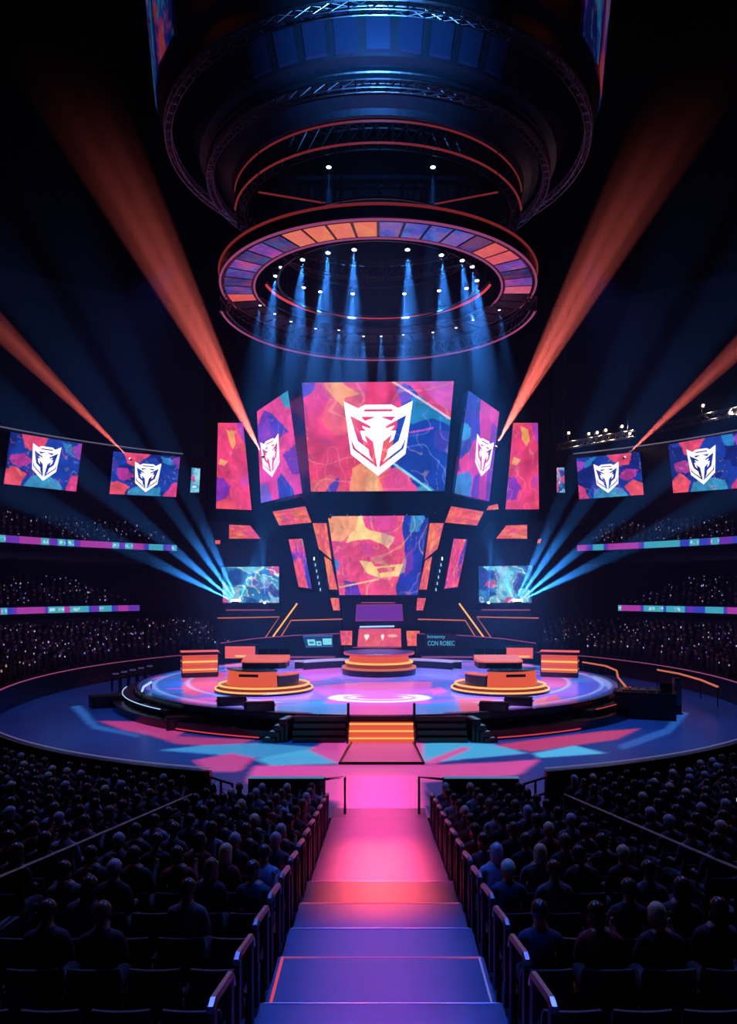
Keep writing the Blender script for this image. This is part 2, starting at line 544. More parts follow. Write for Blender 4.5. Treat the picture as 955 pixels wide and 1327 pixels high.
def grid_panel(q, nu, nv, art, asp):
    us, vs_ = np.meshgrid(np.linspace(0, 1, nu + 1), np.linspace(0, 1, nv + 1))
    Q = [np.array(p) for p in q]
    U = us[..., None]; V = vs_[..., None]
    P = (Q[0] * (1 - U) + Q[1] * U) * (1 - V) + (Q[3] * (1 - U) + Q[2] * U) * V
    mb = MB()
    mb.v = [tuple(p) for p in P.reshape(-1, 3)]
    w = nu + 1
    mb.f = [(j * w + i, (j + 1) * w + i, (j + 1) * w + i + 1, j * w + i + 1) for j in range(nv) for i in range(nu)]
    mb.m = [0] * len(mb.f)
    col = lin(art(us, vs_)).reshape(-1, 3)
    return mb, col

def screen(name, label, cat, corners, art, group=None, res=70, thick=0.25, border=0.06, logo=None, big=False, frame=True, mount=None, cell=None):
    """corners: tl, tr, br, bl in the world. Root at the bottom edge's middle; parts frame, display and logo."""
    q = [Vector(c) for c in corners]
    cen = (q[0] + q[1] + q[2] + q[3]) / 4
    nrm = (q[1] - q[0]).cross(q[3] - q[0]).normalized()
    if nrm.dot(Vector((0, 0, EYE)) - cen) < 0:
        nrm = -nrm
    root = empty(name, (q[2] + q[3]) / 2, label, cat, group)
    w = ((q[1] - q[0]).length + (q[2] - q[3]).length) / 2
    h = ((q[3] - q[0]).length + (q[2] - q[1]).length) / 2
    ex = []
    for p in q:
        d = p - cen
        ex.append(cen + d * (1 + border * 2 / math.sqrt(max(w * h, .01))))
    bend = max(abs((p - cen).dot(nrm)) for p in q) * 2
    MB().prism([p - nrm * (0.02 + bend) for p in ex], -nrm * thick).build('frame', M['gloss_black'], root)
    nu = max(4, int(res)); nv = max(4, int(res * h / w))
    if nv > 160: nv = 160
    mb, col = grid_panel(q, nu, nv, art, w / h)
    mb.build('display', M['screen'] if big else M['screen_small'], root, colors=col, recalc=False)
    if logo:
        u0, v0, hw, hh = logo
        lb = MB()
        lb.add([bil(q, u0 + x * hw, v0 + y * hh) + nrm * 0.02 for x, y, z in EMB_V], EMB_F)
        lb.build('emblem', M['white_led'], root, recalc=False)
    if mount:
        mount(root, q, nrm)
    return root

# ------------------------------------------------------------------ the bowl
CEN = 39.5
def ell(th, t):
    return Vector(((17.5 + t) * math.sin(th), CEN - (20.8 + t) * math.cos(th), 0))

def hit(px, t):
    """Angle on the far part of the bowl's ring t that shows at picture column px."""
    sgn = -1 if px < CX else 1
    best = None
    for i in range(3000):
        th = sgn * (math.radians(60) + math.radians(119) * i / 3000)
        p = ell(th, t)
        e = abs(CX + F * p.x / p.y - px)
        if best is None or e < best[0]:
            best = (e, th, p)
    return best[1], best[2]

def smooth(a, b, x):
    k = max(0, min(1, (x - a) / (b - a)))
    return k * k * (3 - 2 * k)

def z_low(th, t):
    a = abs(math.degrees(th))
    k = smooth(52, 80, a)
    s = 0.141 * (1 - k) + 0.155 * k
    return max(0.0, 0.7 * k + s * max(0, t))
# ================================================================== SETTING
def struct(o):
    o['kind'] = 'structure'
    return o

# arena floor: one painted-light floor inside the rim
FLOOR_POLYS = [
    # (photo outline on the floor, colour)
    ([(0, 905), (90, 965), (270, 1003), (480, 1030), (700, 1003), (860, 968), (955, 905), (955, 960), (760, 1040), (480, 1070), (200, 1040), (0, 960)], (22, 52, 138)),
    ([(128, 934), (205, 936), (240, 948), (222, 958), (160, 946)], (190, 62, 130)),
    ([(190, 951), (262, 956), (330, 958), (300, 968), (230, 964)], (176, 60, 124)),
    ([(205, 972), (262, 966), (330, 963), (410, 968), (440, 980), (330, 982)], (62, 150, 210)),
    ([(250, 985), (300, 976), (330, 982), (310, 1000), (268, 1000)], (196, 68, 140)),
    ([(330, 984), (390, 972), (440, 972), (436, 990), (350, 992)], (72, 172, 226)),
    ([(330, 992), (440, 992), (440, 1040), (320, 1014)], (226, 78, 168)),
    ([(420, 962), (456, 962), (440, 990), (400, 972)], (214, 74, 160)),
    ([(536, 964), (580, 962), (640, 964), (684, 976), (600, 984), (550, 990)], (78, 180, 230)),
    ([(548, 988), (600, 968), (612, 970), (560, 992)], (222, 80, 160)),
    ([(640, 966), (720, 955), (780, 948), (830, 944), (800, 958), (690, 974)], (196, 64, 116)),
    ([(740, 938), (780, 930), (800, 936), (752, 946)], (70, 160, 220)),
    ([(690, 976), (745, 966), (785, 976), (700, 982)], (84, 190, 240)),
    ([(545, 992), (640, 988), (700, 984), (672, 1004), (550, 1014)], (222, 78, 158)),
    ([(440, 962), (548, 962), (548, 1150), (438, 1150)], (234, 84, 168)),
    ([(800, 966), (862, 944), (880, 922), (892, 924), (870, 950), (806, 972)], (40, 92, 180)),
    ([(104, 914), (128, 940), (180, 952), (182, 956), (120, 944), (92, 916)], (40, 96, 176)),
]

def to_floor(poly, z):
    out = []
    for x, y in poly:
        p = at_z(x, y, z)
        out.append((p.x, p.y))
    return out

def floor_colors(X, Y):
    img = np.zeros(X.shape + (3,))
    r = np.hypot(X / 17.5, (Y - CEN) / 20.8)
    img[:] = (8, 22, 74)
    k = np.clip((1.02 - r) / .3, 0, 1)[..., None] * np.clip((44 - Y) / 16, 0, 1)[..., None]
    n = fbm(X * .25, Y * .25, 5)[..., None]
    img += (np.array((14, 48, 132)) - img) * np.clip(k + (n - .5) * .5, 0, 1)
    wx = X + 0.08 * (fbm(X * .6, Y * .6, 8) - .5)
    wy = Y + 0.1 * (fbm(X * .6, Y * .6, 9) - .5)
    for poly, c in FLOOR_POLYS[1:]:
        put(img, inside(to_floor(poly, 0), wx, wy), c, .92)
    return img

def disc_grid(cx, cy_, rx, ry, nr, na, z, r0=0.0):
    mb = MB()
    for i in range(nr + 1):
        r = r0 + (1 - r0) * i / nr
        for k in range(na):
            a = 2 * PI * k / na
            mb.v.append((cx + rx * r * math.cos(a), cy_ + ry * r * math.sin(a), z))
    for i in range(nr):
        for k in range(na):
            l = (k + 1) % na
            mb.f.append((i * na + k, (i + 1) * na + k, (i + 1) * na + l, i * na + l))
    mb.m = [0] * len(mb.f)
    return mb

AA = [(0, 0), (.09, .04), (-.09, -.04), (.04, -.09), (-.04, .09), (.07, .10), (-.07, -.10)]
mb = disc_grid(0, CEN, 17.6, 20.9, 190, 680, 0.0, 0.02)
P = np.array(mb.v)
struct(mb.build('floor', M['floor_art'], colors=np.mean([lin(np.clip(floor_colors(P[:, 0] + a, P[:, 1] + b), 0, 255)) for a, b in AA], axis=0), recalc=False))
# slab below everything
struct(MB().box((0, 42, -1.2), (130, 130, 0.6)).build('floor_slab', M['pitch']))
struct(MB().lathe([(62, 0), (0.1, 0)], (0, 42, 42), 48).build('ceiling', M['pitch']))

# stepped bowl ------------------------------------------------------
def bowl(name, t0, t1, th0, th1, zf, material, rows, nth=60, base=None):
    """Stepped terrace between two ellipses; zf(th, t) gives each tread's height."""
    mb = MB()
    prof = []
    dt = (t1 - t0) / rows
    for i in range(nth + 1):
        th = th0 + (th1 - th0) * i / nth
        line = []
        zb = base(th) if base else -0.1
        p = ell(th, t0); line.append((p.x, p.y, zb))
        for k in range(rows):
            z = zf(th, t0 + k * dt)
            a = ell(th, t0 + k * dt); b = ell(th, t0 + (k + 1) * dt)
            line.append((a.x, a.y, z)); line.append((b.x, b.y, z))
        p = ell(th, t1); line.append((p.x, p.y, zb))
        prof.append(line)
    n = len(prof[0])
    for line in prof:
        mb.v.extend(line)
    for i in range(nth):
        for k in range(n):
            l = (k + 1) % n
            mb.f.append((i * n + k, (i + 1) * n + k, (i + 1) * n + l, i * n + l))
    mb.f.append(tuple(range(n)))
    mb.f.append(tuple(nth * n + k for k in range(n))[::-1])
    mb.m = [0] * len(mb.f)
    return struct(mb.build(name, material))

D2R = math.radians
TH_LOW = abs(hit(286, 5)[0])
TH_MID = abs(hit(181, 10.5)[0])
TH_UP = abs(hit(229, 11.5)[0])
def z_mid(th, t): return 3.4 + 0.33 * (t - 10.5)
def z_up(th, t): return 8.15 + 0.42 * (t - 11.5)
for s, side in ((-1, 'left'), (1, 'right')):
    bowl('grandstand_floor_' + side, 0.0, 10.0, s * D2R(52), s * TH_LOW, z_low, M['concrete'], 11, 70)
    bowl('balcony_floor_' + side, 10.5, 17.2, s * D2R(66), s * TH_MID, z_mid, M['concrete'], 8, 60, base=lambda th: 3.0)
    bowl('upper_balcony_floor_' + side, 11.5, 17.4, s * D2R(66), s * TH_UP, z_up, M['concrete'], 7, 60, base=lambda th: 7.7)

def wall_arc(name, t, a0, a1, z0, z1, material, n=60, th=0.4):
    mb = MB()
    for i in range(n + 1):
        a = a0 + (a1 - a0) * i / n
        p, q = ell(a, t), ell(a, t + th)
        mb.v.extend([(p.x, p.y, z0), (p.x, p.y, z1), (q.x, q.y, z1), (q.x, q.y, z0)])
    for i in range(n):
        for k in range(4):
            l = (k + 1) % 4
            mb.f.append((i * 4 + k, i * 4 + l, (i + 1) * 4 + l, (i + 1) * 4 + k))
    mb.f += [(0, 1, 2, 3), tuple(n * 4 + k for k in (3, 2, 1, 0))]
    mb.m = [0] * len(mb.f)
    return struct(mb.build(name, material))
for s, side in ((-1, 'left'), (1, 'right')):
    wall_arc('wall_' + side, 17.5, s * D2R(60), s * D2R(152), -0.1, 18.2, M['dark_wall'])
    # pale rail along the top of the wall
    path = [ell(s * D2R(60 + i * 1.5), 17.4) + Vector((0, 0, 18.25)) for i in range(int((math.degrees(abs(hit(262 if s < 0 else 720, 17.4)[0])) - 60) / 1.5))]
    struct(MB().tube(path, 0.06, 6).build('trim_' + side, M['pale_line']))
wall_arc('wall_back', 17.5, D2R(152), D2R(208), -0.1, 41, M['pitch'])

# rim barrier around the floor -----------------------------------------
for s, side in ((-1, 'left'), (1, 'right')):
    a_in = math.asin(4.15 / 17.5)
    wall_arc('wall_rim_' + side, 0.0, s * a_in, s * D2R(62), -0.5, 1.0, M['gloss_black'], 40, 0.15)
    wall_arc('wall_rim_far_' + side, -0.2, s * D2R(62), s * (TH_LOW + D2R(3)), -0.05, 1.05, M['gloss_black'], 60, 0.2)
    path = [ell(s * (a_in + (TH_LOW + D2R(3) - a_in) * i / 90), 0.02 if i < 28 else -0.12) + Vector((0, 0, 1.06)) for i in range(91)]
    struct(MB().tube(path[:34], 0.016, 6).build('trim_rim_' + side, M['pale_line']))
    struct(MB().tube(path[34:], 0.035, 6).build('trim_rim_far_' + side, M['pinktrim']))

# ------------------------------------------------------------------ central aisle and straight-row terraces
PITCH, RISE, D0 = 0.95, 0.134, 18.5
AL, AR = -1.12, 1.18                                     # aisle edges
NROW = 17
def tread(k): return RISE * k                              # height of row k (0 = flat floor level beside the barrier)
def row_y(k): return D0 - PITCH * k                        # its front edge
SINK = 0.42                                              # the seats stand lower than the gangway between them
def seat_z(k): return tread(k) - SINK
def line_z(y): return .141 * (18.5 - y)
STEPS = [12.25, 10.95, 9.75, 8.65, 7.35, 6.2, 5.0, 3.8, 2.6]
mb = MB()
mb.prism([(AL, 18.6, -.9), (AL, 18.6, .022), (AL, STEPS[0], line_z(STEPS[0]) - .14), (AL, STEPS[0], -.9)], (AR - AL, 0, 0))
mb.prism([(AL, 19.4, -.3), (AL, 19.4, .022), (AL, 18.6, .022), (AL, 18.6, -.3)], (AR - AL, 0, 0))
struct(mb.build('floor_aisle', M['aisle']))
mb = MB()
for i in range(len(STEPS) - 1):
    z = line_z(STEPS[i])
    mb.box(((AL + AR) / 2, (STEPS[i] + STEPS[i + 1]) / 2, z / 2 - .45), (AR - AL, STEPS[i] - STEPS[i + 1], z + .9))
struct(mb.build('floor_aisle_steps', M['aisle']))
for i in range(len(STEPS) - 1):
    z = line_z(STEPS[i])
    o = struct(MB().box(((AL + AR) / 2, STEPS[i] - .02, z + .004), (AR - AL - .06, .03 if i in (1, 3) else .012, .01)).build('trim_%d' % (i + 1), M['pinktrim'] if i in (1, 3) else M['nosing']))
z = line_z(STEPS[3])
struct(MB().box((AL + .05, (STEPS[3] + STEPS[4]) / 2, z + .005), (.03, STEPS[3] - STEPS[4] - .05, .01)).build('trim_step_left', M['redtrim']))
struct(MB().box((AR - .05, (STEPS[3] + STEPS[4]) / 2, z + .005), (.02, STEPS[3] - STEPS[4] - .05, .01)).build('trim_step_right', M['pale_line']))
for s, side, x0, x1 in ((-1, 'left', -4.05, AL), (1, 'right', AR, 4.1)):
    mb = MB()
    for k in range(0, NROW + 2):
        y1, y0 = (row_y(k) if k else 19.0), row_y(k + 1)
        mb.box(((x0 + x1) / 2, (y0 + y1) / 2, seat_z(k) / 2 - 0.45), (x1 - x0, y1 - y0, seat_z(k) + 0.9))
    struct(mb.build('floor_terrace_' + side, M['concrete']))
    # outer fan block: curved terrace
    def zf(th, t): return z_low(th, t) - SINK
    mbw = bowl('floor_fan_' + side, 0.15, 20.31, s * D2R(9), s * D2R(53), zf, M['concrete'], 24, 40, base=lambda th: -.9)

# ================================================================== AUDIENCE
def skinned(name, joints, mats, slot_of, sub=1):
    """joints: chains of (point, radius); the first chain holds the pelvis. Each chain = list of (key, co, r, parent_key)."""
    verts, edges, rad, key = [], [], [], {}
    for k, co, r, par in joints:
        key[k] = len(verts)
        verts.append(co); rad.append(r)
        if par is not None:
            edges.append((key[par], key[k]))
    me = bpy.data.meshes.new(name)
    me.from_pydata(verts, edges, [])
    ob = bpy.data.objects.new(name, me)
    COL.objects.link(ob)
    md = ob.modifiers.new('skin', 'SKIN')
    md.use_smooth_shade = True
    sv = me.skin_vertices[0].data
    for i, r in enumerate(rad):
        sv[i].radius = r if isinstance(r, tuple) else (r, r)
    for k, co, r, par in joints:
        if par is None:
            sv[key[k]].use_root = True
    ms = ob.modifiers.new('sub', 'SUBSURF')
    ms.levels = sub; ms.render_levels = sub
    bpy.context.view_layer.update()
    dg = bpy.context.evaluated_depsgraph_get()
    out = bpy.data.meshes.new_from_object(ob.evaluated_get(dg))
    bpy.data.objects.remove(ob)
    out.name = name
    out.materials.clear()
    for m in mats:
        out.materials.append(m)
    for p in out.polygons:
        p.material_index = slot_of(p.center)
        p.use_smooth = True
    return out

def person_mesh(variant):
    lean = (0.0, 0.06, -0.03)[variant]
    turn = (0.0, 0.05, -0.05)[variant]
    J = [('pelvis', (0, 0, .53), (.16, .13), None), ('waist', (0, -.03 + lean * .4, .74), (.145, .11), 'pelvis'),
         ('chest', (0, -.03 + lean, .95), (.165, .115), 'waist'), ('collar', (0, -.02 + lean, 1.07), (.10, .075), 'chest'),
         ('neck', (turn * .3, -.005 + lean, 1.15), (.055, .058), 'collar'), ('skull', (turn * .6, .015 + lean, 1.235), (.072, .086), 'neck'),
         ('crown', (turn * .6, .01 + lean, 1.33), (.066, .082), 'skull')]
    for s, n in ((-1, 'l'), (1, 'r')):
        up = variant == 2 and s > 0
        el = (s * .212, .03 + lean, .80)
        wr = (s * .14, .30, .75) if not up else (s * .18, .30, 1.02)
        hd = (s * .12, .37, .735) if not up else (s * .19, .33, 1.10)
        J += [('sh' + n, (s * .175, -.02 + lean, 1.035), .066, 'collar'), ('el' + n, el, .047, 'sh' + n), ('wr' + n, wr, .031, 'el' + n),
              ('palm' + n, hd, (.040, .022), 'wr' + n)]
        J += [('hip' + n, (s * .10, .05, .52), .105, 'pelvis'), ('knee' + n, (s * .13, .46, .53), .068, 'hip' + n),
              ('ank' + n, (s * .13, .44, .10), .043, 'knee' + n), ('toe' + n, (s * .14, .60, .045), (.045, .035), 'ank' + n)]
        d = (Vector(hd) - Vector(wr)).normalized()
        side = Vector((1, 0, 0))
        for i in range(4):                                 # four fingers, each a short bent chain rooted in the palm
            b = Vector(hd) + side * (i - 1.5) * .019 + d * .02
            ln = (.030, .036, .034, .026)[i]
            J += [('f%s%da' % (n, i), tuple(b), .0085, None), ('f%s%db' % (n, i), tuple(b + d * ln), .008, 'f%s%da' % (n, i)),
                  ('f%s%dc' % (n, i), tuple(b + d * ln * 1.6 + Vector((0, 0, -.022))), .007, 'f%s%db' % (n, i))]
        b = Vector(hd) - side * s * .03 - d * .01
        J += [('t' + n + 'a', tuple(b), .010, None), ('t' + n + 'b', tuple(b - side * s * .022 + d * .03), .009, 't' + n + 'a')]
    hx, hy, hz = turn * .6, .015 + lean, 1.25
    J += [('nosea', (hx + turn * .3, hy + .075, hz + .012), .012, None), ('noseb', (hx + turn * .3, hy + .100, hz - .016), .014, 'nosea')]
    for s in (-1, 1):
        J += [('ear%da' % s, (hx + s * .074, hy - .005, hz + .012), (.010, .020), None), ('ear%db' % s, (hx + s * .076, hy - .008, hz - .020), (.009, .014), 'ear%da' % s)]
        J += [('eye%da' % s, (hx + turn * .3 + s * .031, hy + .072, hz + .020), .010, None), ('eye%db' % s, (hx + turn * .3 + s * .033, hy + .073, hz + .020), .010, 'eye%da' % s)]
    J += [('moutha', (hx + turn * .3 - .02, hy + .080, hz - .050), .007, None), ('mouthb', (hx + turn * .3 + .02, hy + .080, hz - .050), .007, 'moutha')]
    def slot(c):
        if c.z > 1.125: return 0
        if c.z < .13: return 3
        if c.y > .27 and c.z > .665: return 0
        if c.z < .60 or (c.y > .18 and c.z < .66): return 2
        return 1
    me = skinned('person_body', J, [M['skin'], M['shirt'], M['trousers'], M['shoe']], slot)
    # hair: cap that follows the skull, longer at the back for one of the three
    hb = MB()
    c = Vector((hx, hy - .012, hz + .03))
    vs, fs = [], []
    seg, rings = 14, 7
    for i in range(rings + 1):
        a = (PI * (.62 if variant != 1 else .60)) * i / rings
        for k in range(seg):
            b = 2 * PI * k / seg
            x, y, z = .090 * math.sin(a) * math.cos(b), .106 * math.sin(a) * math.sin(b), .112 * math.cos(a)
            if math.sin(b) > .2 and i > rings - 3:
                z += .05 * (i - rings + 3) / 2
                y *= .93
            if variant == 1 and math.sin(b) < .35 and i > rings - 2:
                z -= .11; y -= .012
            vs.append(c + Vector((x, y, z)))
    for i in range(rings):
        for k in range(seg):
            l = (k + 1) % seg
            fs.append((i * seg + k, (i + 1) * seg + k, (i + 1) * seg + l, i * seg + l))
    hb.add(vs, fs)
    ho = hb.build('hair', M['hair'], smooth=True)
    md = ho.modifiers.new('th', 'SOLIDIFY'); md.thickness = .012
    bpy.context.view_layer.update()
    hm = bpy.data.meshes.new_from_object(ho.evaluated_get(bpy.context.evaluated_depsgraph_get()))
    bpy.data.objects.remove(ho)
    return me, hm
PERSONS = [person_mesh(v) for v in range(3)]

def add_person(x, y, z, rz, label, group, v):
    o = bpy.data.objects.new('person', PERSONS[v][0])
    COL.objects.link(o)
    o.location = (x, y, z); o.rotation_euler = (0, 0, rz)
    tag(o, label, 'person', group)
    h = bpy.data.objects.new('hair', PERSONS[v][1])
    COL.objects.link(h)
    h.parent = o
    return o

# theatre chair: shell, cushion, armrests and pedestal (faces +y)
def chair_parts():
    back = MB()
    n = 6
    for i in range(n + 1):                                 # gently curved, raked back
        u = i / n
        x = (u - .5) * .50
        bow = .03 * (1 - (2 * u - 1) ** 2)
        for z, yo in ((.40, -.20), (.62, -.245), (.84, -.275), (.90, -.275)):
            k = 1 if z < .88 else .94
            back.v.append((x * k, yo - bow, z))
        for z, yo in ((.90, -.245), (.84, -.225), (.62, -.19), (.40, -.15)):
            k = 1 if z < .88 else .94
            back.v.append((x * k, yo - bow, z))
    for i in range(n):
        for k in range(8):
            l = (k + 1) % 8
            back.f.append((i * 8 + k, i * 8 + l, (i + 1) * 8 + l, (i + 1) * 8 + k))
    back.f += [tuple(range(8)), tuple(n * 8 + k for k in range(8))[::-1]]
    back.m = [0] * len(back.f)
    seat = MB().prism([(-.23, -.17, .36), (.23, -.17, .36), (.23, .24, .38), (-.23, .24, .38)], (0, 0, .07))
    arms = [MB().box((s * .275, -.02, .62), (.055, .36, .04)).box((s * .275, -.12, .32), (.04, .10, .62)) for s in (-1, 1)]
    return back, seat, arms

def first_chair():
    r = empty('theatre_chair', (0, 0, 0), 'x', 'chair', local=True)
    back, seat, arms = chair_parts()
    back.build('backrest', M['seat_shell'], r, smooth=False)
    seat.build('seat', M['seat_cloth'], r)
    for a in arms:
        a.build('armrest', M['gloss_black'], r)
    return r
CH0 = first_chair()
CH_USED = [False]
def add_chair(x, y, z, rz, label, group):
    o = CH0 if not CH_USED[0] else copy_tree(CH0)
    CH_USED[0] = True
    o.location = (x, y, z); o.rotation_euler = (0, 0, rz)
    return tag(o, label, 'chair', group)
# the same chair as one mesh, for the fan blocks further off
cb, cs, ca = chair_parts()
one = MB()
for part in (cb, cs, *ca):
    one.add(part.v, part.f)
FAR_CHAIR = one.build('theatre_chair', M['seat_shell']).data
bpy.data.objects.remove([o for o in bpy.data.objects if o.data == FAR_CHAIR][0])
def add_far_chair(x, y, z, rz, label, group):
    o = bpy.data.objects.new('theatre_chair', FAR_CHAIR)
    COL.objects.link(o)
    o.location = (x, y, z); o.rotation_euler = (0, 0, rz)
    return tag(o, label, 'chair', group)

ONES = ['', 'first', 'second', 'third', 'fourth', 'fifth', 'sixth', 'seventh', 'eighth', 'ninth', 'tenth', 'eleventh', 'twelfth', 'thirteenth',
        'fourteenth', 'fifteenth', 'sixteenth', 'seventeenth', 'eighteenth', 'nineteenth']
def ordinal(n):
    if n < 20: return ONES[n]
    ten = {2: ('twenty', 'twentieth'), 3: ('thirty', 'thirtieth'), 4: ('forty', 'fortieth'), 5: ('fifty', 'fiftieth')}[n // 10]
    return ten[1] if n % 10 == 0 else ten[0] + '-' + ONES[n % 10]
ORD = [ordinal(i) for i in range(60)]
def in_frame(p, m=20):
    if p.y < 1: return False
    x = CX + F * p.x / p.y; y = CY - F * (p.z - EYE) / p.y
    return -m < x < 955 + m and -m < y < 1327 + m

rnd = random.Random(3)
n_person = 0
for s, side in ((-1, 'left'), (1, 'right')):
    for k in range(0, NROW):
        y = row_y(k) - 0.56 if k else 18.0
        z = seat_z(k)
        for j in range(5):
            ex = (AL if s < 0 else AR) + s * (.40 + j * .575)
            if abs(ex) > 3.85: continue
            p = Vector((ex, y - .25, z + 1.0))
            if not in_frame(p, 30): continue
            if y < 3.3: continue
            add_chair(ex, y, z, 0, 'dark theatre chair %s of the aisle, %s row from front barrier, %s from the aisle' % (side, ORD[k + 1], ORD[j + 1]), 'theatre chairs beside the central aisle')
            if k < 6 or rnd.random() < (.88 if k < 10 else .5 if k < 12 else .16):
                add_person(ex + rnd.uniform(-.02, .02), y + .02 + rnd.uniform(-.02, .03), z + .04, rnd.uniform(-.15, .15),
                           'person seated %s of the aisle, %s row from front barrier, %s seat from the aisle' % (side, ORD[k + 1], ORD[j + 1]), 'spectators beside the central aisle', rnd.choice((0, 0, 1, 2)))
                n_person += 1
# fan blocks
crowd_spots = []
beyond = []
fan = []
for s, side in ((-1, 'left'), (1, 'right')):
    for k in range(0, 23):
        t = .80 + k * .84
        th = None
        a, bx = 17.5 + t, 20.8 + t
        a0 = math.asin(min(.9, 4.75 / a))
        ang = a0
        j = 0
        while ang < D2R(54):
            p = ell(s * ang, t)
            step = .52 / math.hypot(a * math.cos(ang), bx * math.sin(ang))
            z = z_low(s * ang, .15 + .84 * k) - SINK
            if not in_frame(p + Vector((0, 0, z + 1.1)), 10):
                if in_frame(p + Vector((0, 0, z + 1.1)), 320) and p.y > 3.2: beyond.append((p.x, p.y, z, -math.atan2(-p.x, CEN - p.y)))
            elif p.y > 3.2:
                fan.append((p.length, s, side, k, j, p, z, ang))
            ang += step
            j += 1
fan.sort(key=lambda q: q[0])
N_FAN_CHAIR = 300 - 150
left_people = 298 - n_person
for i, (dist, s, side, k, j, p, z, ang) in enumerate(fan):
    rz = math.atan2(-(0 - p.x), (CEN - p.y)) if False else -math.atan2(0 - p.x, CEN - p.y)
    if i < N_FAN_CHAIR:
        add_far_chair(p.x, p.y, z, rz, 'theatre chair in curved %s block, %s row from rim wall, %s from inner rail' % (side, ORD[k + 1], ORD[j + 1]), 'theatre chairs in the curved side blocks')
    if rnd.random() > .9: continue
    if left_people > 0:
        add_person(p.x, p.y + .02, z + .04, rz + rnd.uniform(-.2, .2), 'person seated in curved %s block, %s row from rim wall, %s seat from inner rail' % (side, ORD[k + 1], ORD[j + 1]),
                   'spectators in the curved side blocks', rnd.choice((0, 0, 1, 2)))
        left_people -= 1
    else:
        crowd_spots.append((p.x, p.y, z, rz))
print('persons', n_person, 'fan', len(fan), 'crowd near', len(crowd_spots))

# the mass of far spectators ------------------------------------------
def low_person():
    mb = MB()
    mb.ball((0, .02, 1.24), .115, 6, 4, (.85, 1, 1.15), 0)
    mb.v = [Vector(v) for v in mb.v]
    b = len(mb.v)
    sec = [(.17, .12, .45), (.19, .13, .80), (.21, .12, 1.0), (.07, .06, 1.13)]
    vs, fs = [], []
    for rx, ry, z in sec:
        for q in range(6):
            an = 2 * PI * q / 6
            vs.append((rx * math.cos(an), ry * math.sin(an) - .02, z))
    for i in range(3):
        for q in range(6):
            l = (q + 1) % 6
            fs.append((i * 6 + q, i * 6 + l, (i + 1) * 6 + l, (i + 1) * 6 + q))
    mb.add(vs, fs, 1)
    for sx in (-1, 1):
        mb.add([(sx * .06, .05, .56), (sx * .2, .05, .56), (sx * .2, .45, .56), (sx * .06, .45, .56), (sx * .06, .05, .42), (sx * .2, .05, .42), (sx * .2, .45, .42), (sx * .06, .45, .42)],
               [(0, 1, 2, 3), (4, 7, 6, 5), (0, 4, 5, 1), (2, 6, 7, 3), (1, 5, 6, 2), (0, 3, 7, 4)], 2)
    return np.array([tuple(v) for v in mb.v]), mb.f, mb.m
LP_V, LP_F, LP_M = low_person()

def mat_crowd():
    m = bpy.data.materials.new('crowd_cloth')
    m.use_nodes = True
    nt = m.node_tree
    b = nt.nodes['Principled BSDF']
    a = nt.nodes.new('ShaderNodeAttribute'); a.attribute_name = 'art'
    nt.links.new(a.outputs['Color'], b.inputs['Base Color'])
    b.inputs['Roughness'].default_value = .6
    return m
M['crowd'] = mat_crowd()

for nm, c_, k_ in (('phone_a', (190, 180, 255), .9), ('phone_b', (230, 225, 255), .55), ('phone_c', (235, 190, 190), .4), ('phone_d', (120, 130, 255), .7)):
    M[nm] = mat(nm.replace('phone_', 'crowd_speck_'), (60, 60, 70), .4, emit=c_, strength=k_)
def crowd(name, spots, label, seed, glow=.40, lift=0.0):
    r = np.random.RandomState(seed)
    V, Fc, Cc = [], [], []
    nv = len(LP_V)
    pal = [(14, 14, 20), (22, 18, 28), (12, 14, 24), (18, 18, 26), (30, 28, 38), (24, 14, 20), (16, 16, 22), (12, 12, 18), (26, 24, 34), (44, 40, 56)]
    slot_of_v = np.zeros(nv, int)
    for f, m_ in zip(LP_F, LP_M):
        for i in f: slot_of_v[i] = m_
    for n, (x, y, z, rz) in enumerate(spots):
        c, s = math.cos(rz), math.sin(rz)
        k = r.uniform(.92, 1.08)
        W = LP_V * k
        X = W[:, 0] * c - W[:, 1] * s + x + r.uniform(-.06, .06)
        Y = W[:, 0] * s + W[:, 1] * c + y
        V.append(np.stack([X, Y, W[:, 2] + z + r.uniform(-.08, .05)], 1))
        Fc.extend([tuple(i + n * nv for i in f) for f in LP_F])
        sk = lin([(178, 132, 108), (120, 82, 64), (205, 160, 135)][r.randint(3)])
        hair_ = lin((26, 20, 20))
        col = np.zeros((nv, 3))
        col[slot_of_v == 0] = sk
        face_back = (slot_of_v == 0) & ((LP_V[:, 1] < .01) | (LP_V[:, 2] > 1.30))
        col[face_back] = hair_
        col[slot_of_v == 1] = lin(pal[r.randint(len(pal))])
        col[slot_of_v == 2] = lin((30, 32, 44))
        Cc.append(col)
    mb = MB()
    mb.v = np.concatenate(V).tolist()
    mb.f = Fc
    mb.m = [0] * len(Fc)
    # glowing specks added on some of them in place of highlights
    first = len(mb.v)
    extra = 0
    for n, (x, y, z, rz) in enumerate(spots):
        if r.rand() > glow: continue
        c, s = math.cos(rz), math.sin(rz)
        lx, ly, lz = r.uniform(-.22, .22), .30, 1.02 + lift + r.uniform(0, .32)
        k = r.choice([.028, .035, .05], p=[.5, .35, .15])
        mb.ball((x + lx * c - ly * s, y + lx * s + ly * c, z + lz), k, 4, 3, (1, .4, 1.5), int(r.choice([1, 2, 3, 4])))
    Cc.append(np.ones((len(mb.v) - first, 3)))
    mb.build_mats = [M['crowd'], M['phone_a'], M['phone_b'], M['phone_c'], M['phone_d']]
    o = mb.build(name, mb.build_mats, colors=np.concatenate(Cc), recalc=False)
    tag(o, label, 'crowd', None, 'stuff')
    return o

